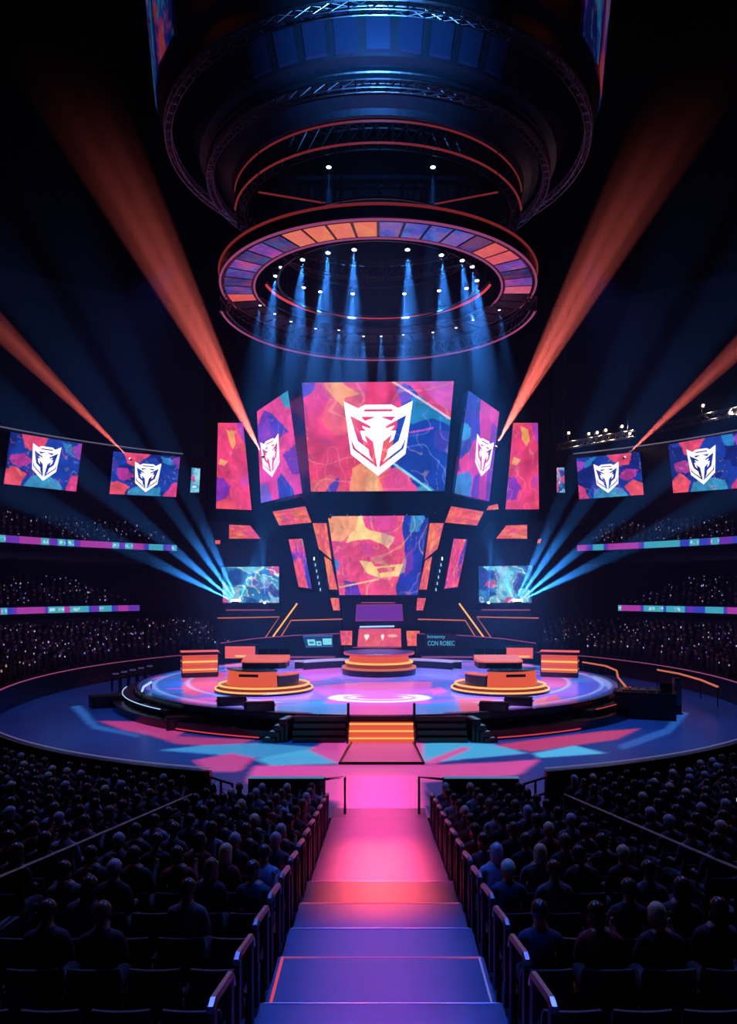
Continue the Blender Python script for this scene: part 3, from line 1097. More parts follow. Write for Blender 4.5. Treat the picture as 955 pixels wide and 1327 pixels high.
crowd_spots += [b for b in beyond if rnd.random() < .88]
if crowd_spots:
    crowd('crowd', crowd_spots, 'dark seated crowd in the curved side blocks close to the floor rim', 1, .34, .22)

def stand_spots(s, t0, rows, dt, th0, th1, zf, gaps=(), seed=0, cut=0.0, fill=.92):
    r = random.Random(seed)
    out = []
    for k in range(rows):
        t = t0 + k * dt + dt * .55
        a, b = 17.5 + t, 20.8 + t
        ang = th0
        end = th1 - cut * (k if cut > 0 else (rows - 1 - k) * -1) if cut else th1
        while ang < end:
            p = ell(s * ang, t)
            ang += .56 / math.hypot(a * math.cos(ang), b * math.sin(ang))
            px = CX + F * p.x / p.y
            if px < -15 or px > 970: continue
            if any(g0 < math.degrees(ang) < g1 for g0, g1 in gaps): continue
            if r.random() > fill: continue
            out.append((p.x, p.y, zf(s * ang, t0 + k * dt) - .02, -math.atan2(-p.x, CEN - p.y)))
    return out
g1 = math.degrees(abs(hit(206, 5)[0]))
for s, side in ((-1, 'left'), (1, 'right')):
    crowd('crowd', stand_spots(s, 0, 10, 10 / 11, D2R(66), TH_LOW - .01, z_low, ((g1 - .6, g1 + 1.6), (118, 119), (102, 103)), 11 + s), 'packed crowd in the lowest tier on the %s behind the floor rim' % side, 20 + s)
    crowd('crowd', stand_spots(s, 10.8, 8, 6.4 / 8, D2R(80), TH_MID - .01, z_mid, ((122, 123), (108, 109)), 31 + s, cut=.012), 'packed crowd in the middle tier on the %s between two lit ribbons' % side, 30 + s)
    crowd('crowd', stand_spots(s, 11.8, 7, 5.6 / 7, D2R(80), TH_UP - .01, z_up, ((126, 127), (112, 113)), 51 + s, fill=.8), 'crowd in the top tier on the %s below the wall screens' % side, 40 + s)
# ================================================================== STAGE
SC = 41.0; SR = 12.3; SZ = 0.85
STAGE_POLYS = [
    ([(300, 880), (380, 858), (445, 852), (535, 852), (600, 858), (680, 880), (700, 915), (560, 935), (420, 935), (290, 915)], (128, 108, 214)),
    ([(232, 878), (286, 872), (300, 880), (282, 892), (238, 896)], (224, 70, 100)),
    ([(236, 896), (300, 884), (310, 890), (250, 902)], (200, 60, 130)),
    ([(190, 882), (232, 874), (240, 888), (200, 896)], (52, 100, 190)),
    ([(318, 912), (352, 905), (352, 925), (322, 925)], (226, 92, 90)),
    ([(356, 915), (450, 905), (452, 930), (356, 930)], (60, 140, 215)),
    ([(400, 890), (470, 884), (560, 884), (580, 896), (520, 902), (420, 902)], (214, 92, 190)),
    ([(430, 902), (550, 902), (560, 912), (420, 912)], (228, 90, 180)),
    ([(452, 912), (536, 912), (538, 935), (450, 935)], (226, 84, 172)),
    ([(536, 914), (600, 908), (640, 915), (600, 932), (536, 932)], (64, 130, 208)),
    ([(590, 905), (640, 905), (640, 926), (600, 926)], (222, 84, 110)),
    ([(560, 884), (600, 882), (590, 892), (560, 894)], (70, 104, 210)),
    ([(555, 893), (572, 890), (580, 897), (562, 901)], (230, 90, 160)),
    ([(700, 872), (740, 878), (735, 892), (704, 890)], (206, 76, 140)),
    ([(715, 892), (790, 878), (800, 884), (760, 904), (700, 912)], (74, 84, 196)),
    ([(690, 908), (720, 900), (726, 906), (700, 916)], (214, 82, 120)),
    ([(755, 862), (800, 872), (812, 886), (790, 894), (770, 880)], (120, 150, 220)),
    ([(380, 866), (440, 862), (444, 876), (404, 884)], (206, 84, 180)),
    ([(540, 862), (600, 866), (590, 882), (548, 876)], (120, 110, 220)),
]
def stage_colors(X, Y):  # picture colours, with reflections on the floor painted in
    img = np.zeros(X.shape + (3,))
    n = fbm(X * .35, Y * .9, 15)
    img[:] = (58, 84, 186)
    put(img, n > .52, (112, 88, 200))
    put(img, n > .62, (190, 76, 180))
    put(img, n < .36, (50, 110, 200))
    wx = X + .25 * (fbm(X * .7, Y * .7, 18) - .5); wy = Y + .35 * (fbm(X * .7, Y * .7, 19) - .5)
    for i, (poly, c) in enumerate(STAGE_POLYS):
        put(img, inside(to_floor(poly, SZ), wx, wy), c, .55 if i == 0 else .85)
    c0 = at_z(492, 904, SZ)
    for k, (rx, ry, w) in enumerate(((1.9, 1.25, .17), (1.25, .6, .14))):
        q = np.hypot((X - c0.x) / rx, (Y - c0.y) / ry)
        put(img, (np.abs(q - 1) < w) & (Y - c0.y < ry * .75), (250, 226, 250), .9)
    for q0 in (.80, .93):                                # arcs of light set into the stage floor
        r = np.hypot(X, Y - SC) / SR
        put(img, (np.abs(r - q0) < .006) & (np.abs(X) > 4), (150, 180, 240), .8)
    put(img, (np.hypot(X, Y - SC) / SR > .965) & (np.abs(X) > 2.5), (30, 40, 96), .8)
    return img
stage = empty('stage', (0, SC, 0), 'round stage with a glowing pink and blue picture floor and black sides', 'stage')
mb = disc_grid(0, SC, SR, SR, 150, 560, SZ, 0.01)
P = np.array(mb.v)
M['stage_art'] = mat_art('stage_picture', 1.08, rough=0.2, spec=0.4, base=0.3, sampling='NONE')
mb.build('stage_floor', M['stage_art'], stage, colors=np.mean([lin(np.clip(stage_colors(P[:, 0] + a * .7, P[:, 1] + b * .7), 0, 255)) for a, b in AA], axis=0), recalc=False)
MB().lathe([(SR - .3, .02), (SR - .15, .02), (SR - .15, .55), (SR + .02, .62), (SR + .02, SZ + .004), (SR - .10, SZ + .004)], (0, SC, 0), 160).build('stage_side', M['gloss_black'], stage)
for s in (-1, 1):                                           # thin lit line low on the black side
    a0 = D2R(-90) + s * D2R(19); a1 = D2R(-90) + s * D2R(36)
    MB().tube([((SR + 1.14) * math.cos(a0 + (a1 - a0) * i / 24), SC + (SR + 1.14) * math.sin(a0 + (a1 - a0) * i / 24), .10) for i in range(25)], .025, 5).build('light_strip', M['redtrim'], stage)

# dark lower decks that step round both sides of the stage
for s, side in ((-1, 'left'), (1, 'right')):
    r = empty('stage_deck', (s * 12, SC - 6, 0), 'low black deck wrapping the %s flank of the round stage' % side, 'platform')
    base = D2R(-90)
    def arc(r0, r1, z0, z1, a0, a1):
        return MB().lathe([(r0, z0), (r1, z0), (r1, z1), (r0, z1)], (0, SC, 0), 90, base + s * D2R(a0), base + s * D2R(a1), closed_profile=True)
    arc(SR + .12, SR + 1.1, .0, .36, 17, 100).build('lower_step', M['gloss_black'], r)
    arc(SR + .12, SR + .6, .32, .6, 42, 96).build('upper_step', M['gloss_black'], r)
    MB().tube([(math.cos(base + s * D2R(44 + i * 2)) * (SR + .6), SC + math.sin(base + s * D2R(44 + i * 2)) * (SR + .6), .61) for i in range(20)], .02, 5).build('edge_trim', M['blue_white'] if s < 0 else M['redtrim'], r)
# flight cases, wedge monitors and bass bins standing on the floor by the stage
def bin_(px, py, w, d, h, rz, label, name='bass_speaker', z=0.0):
    p = at_z(px, py, z)
    r = empty(name, p, label, 'speaker', local=True)
    r.rotation_euler = (0, 0, rz)
    MB().box((0, 0, h / 2), (w, d, h)).build('cabinet', M['black'], r, bevel=.02)
    MB().box((0, -d / 2 - .01, h / 2), (w * .86, .02, h * .8)).build('grille', M['black_metal'], r)
    for sx in (-1, 1):
        MB().tube([(sx * w / 2, -.12, h * .6), (sx * (w / 2 + .05), -.10, h * .6), (sx * (w / 2 + .05), .10, h * .6), (sx * w / 2, .12, h * .6)], .015, 5).build('handle', M['black_metal'], r)
    return r
bin_(150, 915, 2.3, 1.0, .55, .5, 'long black speaker cabinet on the floor at the far left of the stage')
bin_(203, 926, 1.8, .8, .6, .45, 'black speaker cabinet on blue floor, second from the left stage end')
bin_(240, 944, 1.5, .7, .5, .35, 'low black speaker cabinet nearest the pink floor patch on the left')
bin_(736, 936, 1.8, .8, .45, -.4, 'low black speaker cabinet beside the blue patch right of the stage')
for i, (px, py, w_, rz_) in enumerate(((300, 914, 1.15, .28), (336, 921, 1.15, .22), (640, 921, 1.1, -.22), (672, 914, 1.1, -.28))):
    bin_(px, py, w_, .5, .34, rz_, 'low black wedge monitor on the stage lip %s' % ('outer left', 'inner left', 'inner right', 'outer right')[i].join(('at its ', ' end')), 'stage_monitor', SZ)
# large dark equipment desk on the right, with gear on top
p = at_z(836, 930, 0)
r = empty('equipment_desk', p, 'boxy dark equipment desk on blue floor right of the stage', 'desk', local=True)
r.rotation_euler = (0, 0, -.35)
MB().box((0, 0, .55), (2.5, 1.3, 1.1)).build('cabinet', M['black'], r, bevel=.03)
MB().box((0, 0, 1.13), (2.6, 1.4, .06)).build('worktop', M['gloss_black'], r, bevel=.01)
mx = MB()
for i in range(5):
    mx.box((-.8 + i * .36, 0, 1.20), (.28, .5, .08), tilt=.15)
mx.build('mixer', M['black_metal'], r)
MB().box((.85, .2, 1.32), (.5, .08, .32), tilt=-.2).build('monitor', M['gloss_black'], r)
# tall narrow pale stand
p = at_z(877, 925, 0)
r = empty('loudspeaker', p, 'slim tall speaker on the blue floor right of the equipment desk', 'speaker', local=True)
MB().box((0, 0, .8), (.34, .34, 1.6)).build('cabinet', M['navy'], r, bevel=.05)
MB().box((0, -.18, .95), (.28, .02, 1.1)).build('grille', M['steel'], r)
MB().lathe([(0.01, 0), (.28, 0), (.26, .04), (.01, .05)], (0, 0, 0), 16).build('foot', M['black'], r)

M['tread_blue'] = mat('tread_light', (60, 80, 110), .4, emit=(96, 140, 190), strength=.6)
# stage stairs in the middle ---------------------------------------------
SF = SC - SR                                                # y of the stage front
st = empty('stage_stairs', (0, SF, 0), 'lit orange stairs from pink walkway up to the stage front', 'stairs')
N = 4
xl, xr = -1.05, 1.28
for i in range(N):
    z1 = SZ * (i + 1) / N
    y0 = SF - .98 + i * .26
    tr = MB().box(((xl + xr) / 2, (y0 + SF + .12) / 2, z1 / 2), (xr - xl, SF + .12 - y0, z1 - .002)).build('step', M['orange'] if i < N - 1 else M['gloss_black'], st)
    MB().box(((xl + xr) / 2, y0 - .012, z1 - .03), (xr - xl, .02, .05)).build('light_strip', M['amber'] if i < N - 1 else M['gloss_black'], tr if False else st)
for x in (xl - .06, xr + .06):
    h = MB()
    h.tube([(x, SF - 1.0, 0), (x, SF - 1.0, .55)], .04, 6)
    h.tube([(x, SF - .05, SZ - .7), (x, SF - .05, SZ + .45)], .05, 6)
    h.tube([(x, SF - 1.0, .55), (x, SF - .05, SZ + .45)], .035, 6)
    h.build('handrail', M['black_metal'], st)
    h = MB()
    h.prism([(x - .04, SF - 1.02, 0), (x - .04, SF + .05, 0), (x - .04, SF + .05, SZ), (x - .04, SF - .2, SZ)], (.08, 0, 0))
    h.build('stringer', M['gloss_black'], st)
for s, x0, x1, side in ((-1, xl - 2.05, xl - .14, 'left'), (1, xr + .14, xr + 1.95, 'right')):
    r = empty('side_stairs', ((x0 + x1) / 2, SF, 0), 'unlit black steps directly %s of the orange stairs' % side, 'stairs')
    for i in range(4):
        z1 = SZ * (i + 1) / 4 - .02
        y0 = SF - .9 + i * .24
        MB().box(((x0 + x1) / 2, (y0 + SF + .3) / 2, z1 / 2), (x1 - x0, SF + .3 - y0, z1 - .002)).build('step', M['gloss_black'], r)
    # slanted flight with pale treads at the outer end
    q = empty('corner_steps', ((x0 if s < 0 else x1), SF, 0), 'short flight with pale blue treads at the %s end of the black steps' % side, 'stairs')
    for i in range(4):
        xo = (x0 if s < 0 else x1) + s * (.12 + (3 - i) * .17)
        z1 = SZ * (i + 1) / 4 - .03
        MB().box((xo + s * .10, SF - .45 + .05 * i, z1 / 2), (.5 - .05 * i, .95, z1), rz=s * .25).build('step', M['gloss_black'], q)
        MB().box((xo + s * .18, SF - .50 + .05 * i, z1 + .006), (.17, .78, .012), rz=s * .25).build('tread_edge', M['tread_blue'], q)
# dark-edged mat at the foot of the stairs
c = [at_z(x, y, .0) for x, y in ((455, 964), (536, 964), (549, 991), (440, 991))]
r = empty('stair_mat', (c[2] + c[3]) / 2, 'pink mat with black edging at the foot of the orange stairs', 'mat')
MB().prism([v + Vector((0, 0, .035)) for v in c], (0, 0, -.03)).build('pad', mat('mat_rubber_glow', (210, 90, 160), .35, emit=(226, 80, 164), strength=.7), r)  # pink glow put into the pad's material; rubber is no lamp
ed = MB()
for a, b in ((0, 3), (3, 2), (2, 1)):
    ed.tube([c[a] + Vector((0, 0, .045)), c[b] + Vector((0, 0, .045))], .05, 6)
ed.build('edging', M['gloss_black'], r)

# ------------------------------------------------------------------ podiums
def player_podium(x, y, mirror, label):
    r = empty('player_podium', (x, y, SZ), label, 'podium', local=True)
    k = mirror
    MB().lathe([(.02, 0), (2.28, 0), (2.28, .10), (2.20, .16), (.02, .16)], (0, 0, 0), 64).build('plinth', M['gloss_black'], r)
    MB().lathe([(2.20, .11), (2.27, .11), (2.27, .18), (2.20, .18)], (0, 0, 0), 64, closed_profile=True).build('light_ring', M['amber'], r)
    MB().lathe([(.02, .16), (2.0, .16), (2.06, .30), (.02, .34)], (0, 0, 0), 64).build('riser', M['orange_dim'], r)
    MB().lathe([(2.02, .29), (2.11, .29), (2.11, .36), (2.02, .36)], (0, 0, 0), 64, closed_profile=True).build('light_ring', M['amber'], r)
    # curved desk front: orange panel on one side, dark return on the other
    a0, a1 = (D2R(-165), D2R(-62)) if k > 0 else (D2R(-118), D2R(-15))
    MB().lathe([(1.35, .34), (1.72, .34), (1.62, 1.02), (1.35, 1.02)], (0, 0, 0), 20, a0, a1, closed_profile=True).build('desk_front', M['orange'], r)
    b0, b1 = (D2R(-60), D2R(-8)) if k > 0 else (D2R(-172), D2R(-120))
    MB().lathe([(1.2, .34), (1.66, .34), (1.66, .82), (1.2, .82)], (0, 0, 0), 12, b0, b1, closed_profile=True).build('desk_return', M['gloss_black'], r)
    MB().lathe([(1.15, .82), (1.74, .82), (1.74, .88), (1.15, .88)], (0, 0, 0), 12, b0, b1, closed_profile=True).build('return_top', M['orange'], r)
    MB().lathe([(.9, 1.02), (1.70, 1.02), (1.76, 1.10), (.9, 1.12)], (0, 0, 0), 20, a0, a1, closed_profile=True).build('desk_top', M['gloss_black'], r)
    # upper tier behind the desk: dark band, sloping orange top, monitors at the back
    fp = [(k * .1 - 1.0, -.75), (k * .1 - .7, -1.0), (k * .1 + .7, -1.0), (k * .1 + 1.0, -.75), (k * .1 + 1.0, .65), (k * .1 - 1.0, .65)]
    MB().prism([(x, y, 1.10) for x, y in fp], (0, 0, .27)).build('booth', M['gloss_black'], r)
    bt = MB()
    bt.v = [(x * 1.03, y * 1.03, 1.37) for x, y in fp] + [(x * 1.03, y * 1.03, 1.42 + .11 * (y + 1.0)) for x, y in fp]
    bt.f = [(0, 1, 2, 3, 4, 5), (11, 10, 9, 8, 7, 6)] + [(i, (i + 1) % 6, 6 + (i + 1) % 6, 6 + i) for i in range(6)]
    bt.m = [0] * 8
    bt.build('booth_top', M['orange'], r)
    for i in range(3):
        m = MB().box((k * .35 - .5 + i * .5, .75, 1.72), (.46, .06, .30), tilt=-.12)
        m.box((k * .35 - .5 + i * .5, .75, 1.48), (.06, .06, .16))
        m.build('monitor', M['gloss_black'], r)
    n = MB().box((k * -.45, -1.68, .86), (.9, .03, .12), rz=k * -.18).build('name_strip', M['gloss_black'], r)
    return r
player_podium(-5.30, 35.9, 1, 'round orange lit player podium left of centre stage')
player_podium(5.66, 35.9, -1, 'round orange lit player podium right of centre stage')

r = empty('centre_podium', (0.05, 43.1, SZ), 'three tiered round podium with amber light bands at centre stage', 'podium', local=True)
r.scale = (1, 1, 1.28)
MB().lathe([(.02, 0), (2.05, 0), (2.05, .24), (.02, .26)], (0, 0, 0), 64).build('plinth', M['gloss_black'], r)
MB().lathe([(1.9, .26), (2.08, .26), (2.08, .34), (1.9, .34)], (0, 0, 0), 64, closed_profile=True).build('light_ring', M['amber_dim'], r)
MB().lathe([(.02, .26), (1.88, .26), (1.80, .50), (.02, .52)], (0, 0, 0), 64).build('riser', M['orange_dim'], r)
MB().lathe([(1.74, .50), (1.90, .50), (1.90, .57), (1.74, .57)], (0, 0, 0), 64, closed_profile=True).build('light_ring', M['amber'], r)
MB().lathe([(.02, .52), (1.70, .57), (1.62, .80), (.02, .82)], (0, 0, 0), 64).build('drum', M['orange'], r)
MB().lathe([(1.58, .80), (1.96, .86), (1.98, .95), (1.58, .93)], (0, 0, 0), 64, closed_profile=True).build('light_ring', M['redtrim'], r)
MB().lathe([(.02, .99), (1.9, .97), (1.96, .94), (1.6, .88), (.02, .86)], (0, 0, 0), 64).build('top', mat('podium_top', (90, 40, 60), .25), r)

def kiosk(px, py, w, h, rz, z, label, d=.9):
    p = at_z(px, py, z)
    r = empty('light_kiosk', p + Vector((0, d / 2, 0)), label, 'kiosk', local=True)
    r.rotation_euler = (0, 0, rz)
    MB().box((0, 0, h * .09), (w * .96, d * .96, h * .18)).build('plinth', M['gloss_black'], r)
    MB().box((0, 0, h * .52), (w * .96, d * .94, h * .66)).build('body', M['orange'], r)
    for zz, hh, m in ((.30, .05, 'amber'), (.44, .03, 'redtrim'), (.60, .07, 'amber'), (.78, .03, 'redtrim')):
        MB().box((0, 0, h * zz), (w * .975, d * .96, h * hh)).build('light_band', M[m], r)
    MB().box((0, 0, h * .91), (w, d, h * .12)).build('top', M['navy'], r, bevel=.02)
    MB().box((0, 0, h * .98), (w * 1.02, d * 1.04, h * .03)).build('top_edge', M['coral'], r)
    for sx in (-1, 1):
        MB().box((sx * w * .485, -d * .47, h * .5), (.05, .05, h * .9)).build('corner_post', M['gloss_black'], r)
    return r
kiosk(256, 878, 1.95, 1.40, .30, SZ, 'tall orange striped light kiosk at the left stage edge')
kiosk(728, 878, 2.0, 1.40, -.30, SZ, 'tall orange striped light kiosk at the right stage edge')

# riser behind the stage, low curved wall, rear kiosks
r = empty('rear_deck', (0, 55, 0), 'dark deck behind the round stage under the screens', 'platform')
MB().box((0, 56.9, SZ / 2 - .01), (17.6, 5.6, SZ - .04)).build('deck', M['gloss_black'], r)
def small_kiosk(px0, px1, py0, py1, label):
    d = 52.2
    p = pix((px0 + px1) / 2, py1, d); p.z = SZ
    w = (px1 - px0) / F * d; h = (py1 - py0) / F * d
    r = empty('light_block', p, label, 'kiosk', local=True)
    MB().box((0, 0, h * .5), (w, .8, h)).build('body', M['gloss_black'], r)
    MB().box((0, -.41, h * .52), (w * .94, .03, h * .86)).build('light_panel', M['coral'], r)
    MB().box((w * .1, -.43, h * .25), (w * .5, .02, h * .14)).build('light_band', M['amber'], r)
    MB().box((0, 0, h * 1.03), (w * 1.04, .9, h * .06)).build('top', M['navy'], r)
small_kiosk(292, 333, 838, 856, 'low coral glowing block on the rear deck at left')
small_kiosk(654, 690, 838, 854, 'low coral glowing block on the rear deck at right')
# curved benches either side of the centre podium
for s, side in ((-1, 'left'), (1, 'right')):
    r = empty('curved_bench', (s * 3.6, 47, SZ), 'low dark curved bench with white lit top %s of the centre podium' % side, 'bench')
    cx0, cy0 = 0.0, 40.5
    a0, a1 = D2R(90) - s * D2R(18), D2R(90) - s * D2R(44)
    MB().lathe([(6.3, SZ), (7.1, SZ), (7.1, SZ + .42), (6.3, SZ + .42)], (cx0, cy0, 0), 18, a0, a1, closed_profile=True).build('base', M['navy'], r)
    MB().lathe([(6.2, SZ + .42), (7.15, SZ + .42), (7.15, SZ + .5), (6.2, SZ + .5)], (cx0, cy0, 0), 18, a0, a1, closed_profile=True).build('seat', mat('bench_top', (190, 180, 220), .3, emit=(190, 170, 225), strength=.6), r)
    # long pale bar further back
    q = empty('light_bar', (s * 4.4, 51.3, SZ), 'long thin lit bar on the deck behind the %s bench' % side, 'light')
    MB().box((s * 4.6, 51.6, SZ + .16), (3.6, .3, .28)).build('housing', M['navy'], q)
    MB().box((s * 4.6, 51.43, SZ + .20), (3.4, .05, .10)).build('tube', M['pinktrim'], q)

# right-hand lit handrail curling off the stage, and the low rail further out
def rail(pts, z, label, hgt=.45, m='amber_dim', name='lit_rail', posts=True):
    P = [at_z(x, y, z) for x, y in pts]
    r = empty(name, P[len(P) // 2] - Vector((0, 0, hgt)), label, 'railing')
    MB().tube(P, .05, 6).build('light_tube', M[m], r)
    pb = MB()
    for p in P:
        r_ = MB().tube([p - Vector((0, 0, hgt)), p - Vector((0, 0, .03))], .03, 5).build('post', M['black_metal'], r)
    return r
rail([(755, 858), (785, 863), (799, 869), (801, 878), (811, 890)], SZ + .45, 'orange glowing rail curling down off the right stage edge')
rail([(852, 868), (880, 873), (908, 881), (930, 890)], 1.05, 'orange glowing strip rail near the right floor rim', .95)
rail([(196, 884), (186, 890), (184, 896)], SZ + .3, 'short pale glowing rail at the left stage edge', .3, 'blue_white')
# seats for staff beside the left stage edge: two rows of small desks with lit monitors
for i in range(5):
    p = at_z(150 + i * 11, 895 - i * 3, 0)
    r = empty('monitor_desk', p, '%s small dark desk with glowing monitor left of the stage, counted from the left' % ORD[i + 1], 'desk', 'staff desks left of the stage', local=True)
    r.rotation_euler = (0, 0, .5)
    MB().box((0, 0, .70), (.5, .5, .05)).build('desktop', M['gloss_black'], r)
    for sx in (-1, 1):
        MB().box((sx * .2, 0, .34), (.05, .44, .68)).build('leg', M['black_metal'], r)
    MB().box((0, .05, .92), (.42, .04, .28)).build('monitor', M['black'], r)
    MB().box((0, .026, .92), (.34, .01, .10)).build('display', mat('staff_display', (30, 30, 60), .4, emit=(90, 90, 170), strength=.35), r)
    p = at_z(805 + i * 10, 892 - i * 4, 0)

# ================================================================== SET AND SCREENS
def mirror(pts):
    return [(980 - x, y) for x, y in pts]
def quad(pts, depths):
    return [pix(x, y, d) for (x, y), d in zip(pts, depths if isinstance(depths, (list, tuple)) else [depths] * 4)]

E_DRUM = EYE + 21.75
def hang(root, q, nrm):                                  # two drop cables at the top edge
    for a in (.18, .82):
        p = q[0] * (1 - a) + q[1] * a - nrm * .12
        MB().tube([p, Vector((p.x, p.y, 36 if p.y > 52 else E_DRUM))], .02, 4).build('cable', M['black_metal'], root)

main = screen('main_screen', 'huge central screen with white shield emblem on pink and blue picture', 'screen',
              quad([(391, 496), (588, 494), (576, 636), (403, 637)], [49.4, 49.4, 50.4, 50.4]), art_main, res=190, thick=.25, border=.03, logo=(.503, .515, .232, .343), big=True, mount=hang)
gen = lambda seed, sch, asp=1.0: (lambda u, v: art_generic(u, v, seed, sch, asp))
WING = [(333, 533), (373, 506), (391.7, 639), (338, 652)]
screen('wing_screen', 'slanted screen with emblem directly left of the huge central screen', 'screen', quad(WING, [55.2, 49.6, 50.4, 56.2]), art_wing_left, res=70, thick=.18,
       logo=(.34, .55, .27, .205), big=True, mount=hang)
screen('wing_screen', 'slanted screen with emblem directly right of the huge central screen', 'screen', quad([(607, 506), (647, 534), (634, 650), (589, 639)], [49.6, 55.2, 56.2, 50.4]), art_wing_right, res=70, thick=.18,
       logo=(.66, .55, .27, .205), big=True, mount=hang)
screen('tall_screen', 'tall pink screen at the outer left of the central group', 'screen', quad([(282.5, 548), (315, 548), (326, 661), (280, 659)], 56.5), art_tall, res=50, thick=.35, big=True, mount=hang)
screen('tall_screen', 'tall pink screen at the outer right of the central group', 'screen', quad([(665, 548), (697, 548), (698.5, 660), (655, 660)], 56.5), lambda u, v: art_tall(u, v, 30), res=50, thick=.35, big=True, mount=hang)
low = screen('lower_screen', 'pink and gold abstract screen under the huge central screen', 'screen', quad([(425, 669), (556, 668), (541, 771), (440, 771)], [52.6, 52.6, 53.4, 53.4]), art_lower, res=150, thick=.5, big=True)

# plain light panels around the lower screen
def panel(name, pts, depths, label, m='coral', scheme=None, seed=1, group=None):
    q = quad(pts, depths)
    return screen(name, label, 'light panel', q, gen(seed, scheme or 'coral', .8), group, res=24, thick=.2, border=.05)
A1 = [(353, 663), (395.6, 656), (403.6, 677), (362, 681)]
A2 = [(405, 678), (423, 678), (429.5, 725), (413, 711)]
A3 = [(420, 721), (429, 726.5), (437.5, 764), (427, 764)]
A4 = [(428, 775), (439, 775), (440.5, 791), (432, 791)]
A5 = [(297, 680), (324, 681), (337.5, 698), (297, 698)]
A6 = [(374, 699), (392, 698), (404, 763), (387, 760.5)]
mq = lambda pts: [mirror(pts)[1], mirror(pts)[0], mirror(pts)[3], mirror(pts)[2]]
panel('slanted_panel', A1, 52.5, 'wide coral light panel just below the left slanted emblem screen', seed=41)
panel('slanted_panel', mq(A1), 52.5, 'wide coral light panel just below the right slanted emblem screen', seed=42)
panel('upright_panel', A2, [54, 53, 53, 54], 'orange upper side panel touching the left edge of the lower screen', seed=43)
panel('upright_panel', mq(A2), [53, 54, 54, 53], 'orange upper side panel touching the right edge of the lower screen', seed=44)
panel('narrow_panel', A3, 53.6, 'narrow orange side panel beside the lower left corner of the lower screen', seed=45)
panel('narrow_panel', mq(A3), 53.6, 'narrow orange side panel beside the lower right corner of the lower screen', seed=46)
panel('small_panel', A4, 54, 'small amber panel under the left corner of the lower screen', seed=47)
panel('small_panel', mq(A4), 54, 'small amber panel under the right corner of the lower screen', seed=48)
panel('wedge_panel', A5, 57, 'coral wedge panel under the tall pink left screen', seed=49)
panel('wedge_panel', mq(A5), 57, 'coral wedge panel under the tall pink right screen', seed=50)
panel('leaning_panel', A6, 56, 'leaning pink and purple panel left of the lower screen', scheme='pink', seed=51)
panel('leaning_panel', mq(A6), 56, 'leaning pink and purple panel right of the lower screen', scheme='pink', seed=52)
panel('tiny_panel', [(279, 700), (285.5, 700), (285, 705), (279, 705)], 57, 'tiny coral light square below the left wedge panel', seed=53)
panel('tiny_panel', [(697, 699), (702, 698), (700, 704), (696, 704)], 57, 'tiny coral light square below the right wedge panel', seed=54)
panel('bar_panel', [(633, 656), (645, 653), (646, 660), (630, 661)], 57, 'thin coral bar under the right slanted emblem screen', seed=55)
# stage-set monitors with spotlights before them
screen('rear_screen', 'blue screen with bright beams on the set at left', 'screen', quad([(288, 735), (361.5, 734), (361.5, 781), (289, 781)], 57), gen(68, 'cyan', 1.5), res=70, thick=.25, big=True)
screen('rear_screen', 'blue screen with bright beams on the set at right', 'screen', quad([(620, 734), (690, 733), (689, 781), (621, 781)], 57), gen(66, 'cyan', 1.5), res=70, thick=.25, big=True)

# dark scenic towers that carry the panels
for s, side in ((-1, 'left'), (1, 'right')):
    r = empty('scenic_tower', (s * 7.5, 58.3, SZ), 'dark scenic tower carrying the light panels %s of the lower screen' % side, 'stage set')
    f = lambda pts, d: [pix(x if s < 0 else 980 - x, y, d) for x, y in pts]
    MB().prism(f([(340, 690), (402, 680), (436, 770), (436, 800), (345, 800)], 57.4), (0, .8, 0)).build('body', M['navy'], r)
    MB().prism(f([(268, 676), (345, 676), (362, 702), (362, 732), (268, 732)], 57.6), (0, .8, 0)).build('header', M['navy'], r)
    MB().prism(f([(402, 654), (428, 660), (440, 772), (430, 776), (404, 690)], 54.9), (0, .5, 0)).build('rib', M['gloss_black'], r)
    MB().prism(f([(406, 700), (413, 718), (422, 768), (414, 768), (406, 730)], 55.0), (0, .3, 0)).build('light_column', M['navy'], r)
    for i in range(6):
        p = pix(*((407 + i * 1.6, 724 + i * 8) if s < 0 else (980 - 407 - i * 1.6, 724 + i * 8)), 54.9)
        MB().box(p, (.07, .06, .22)).build('lamp', M['blue_white'] if i else M['lens_soft'], r)
    # beams under the main screen
    MB().prism(f([(386, 640), (404, 637), (432, 664), (428, 672), (400, 656)], 52.2), (0, .6, 0)).build('strut', M['gloss_black'], r)

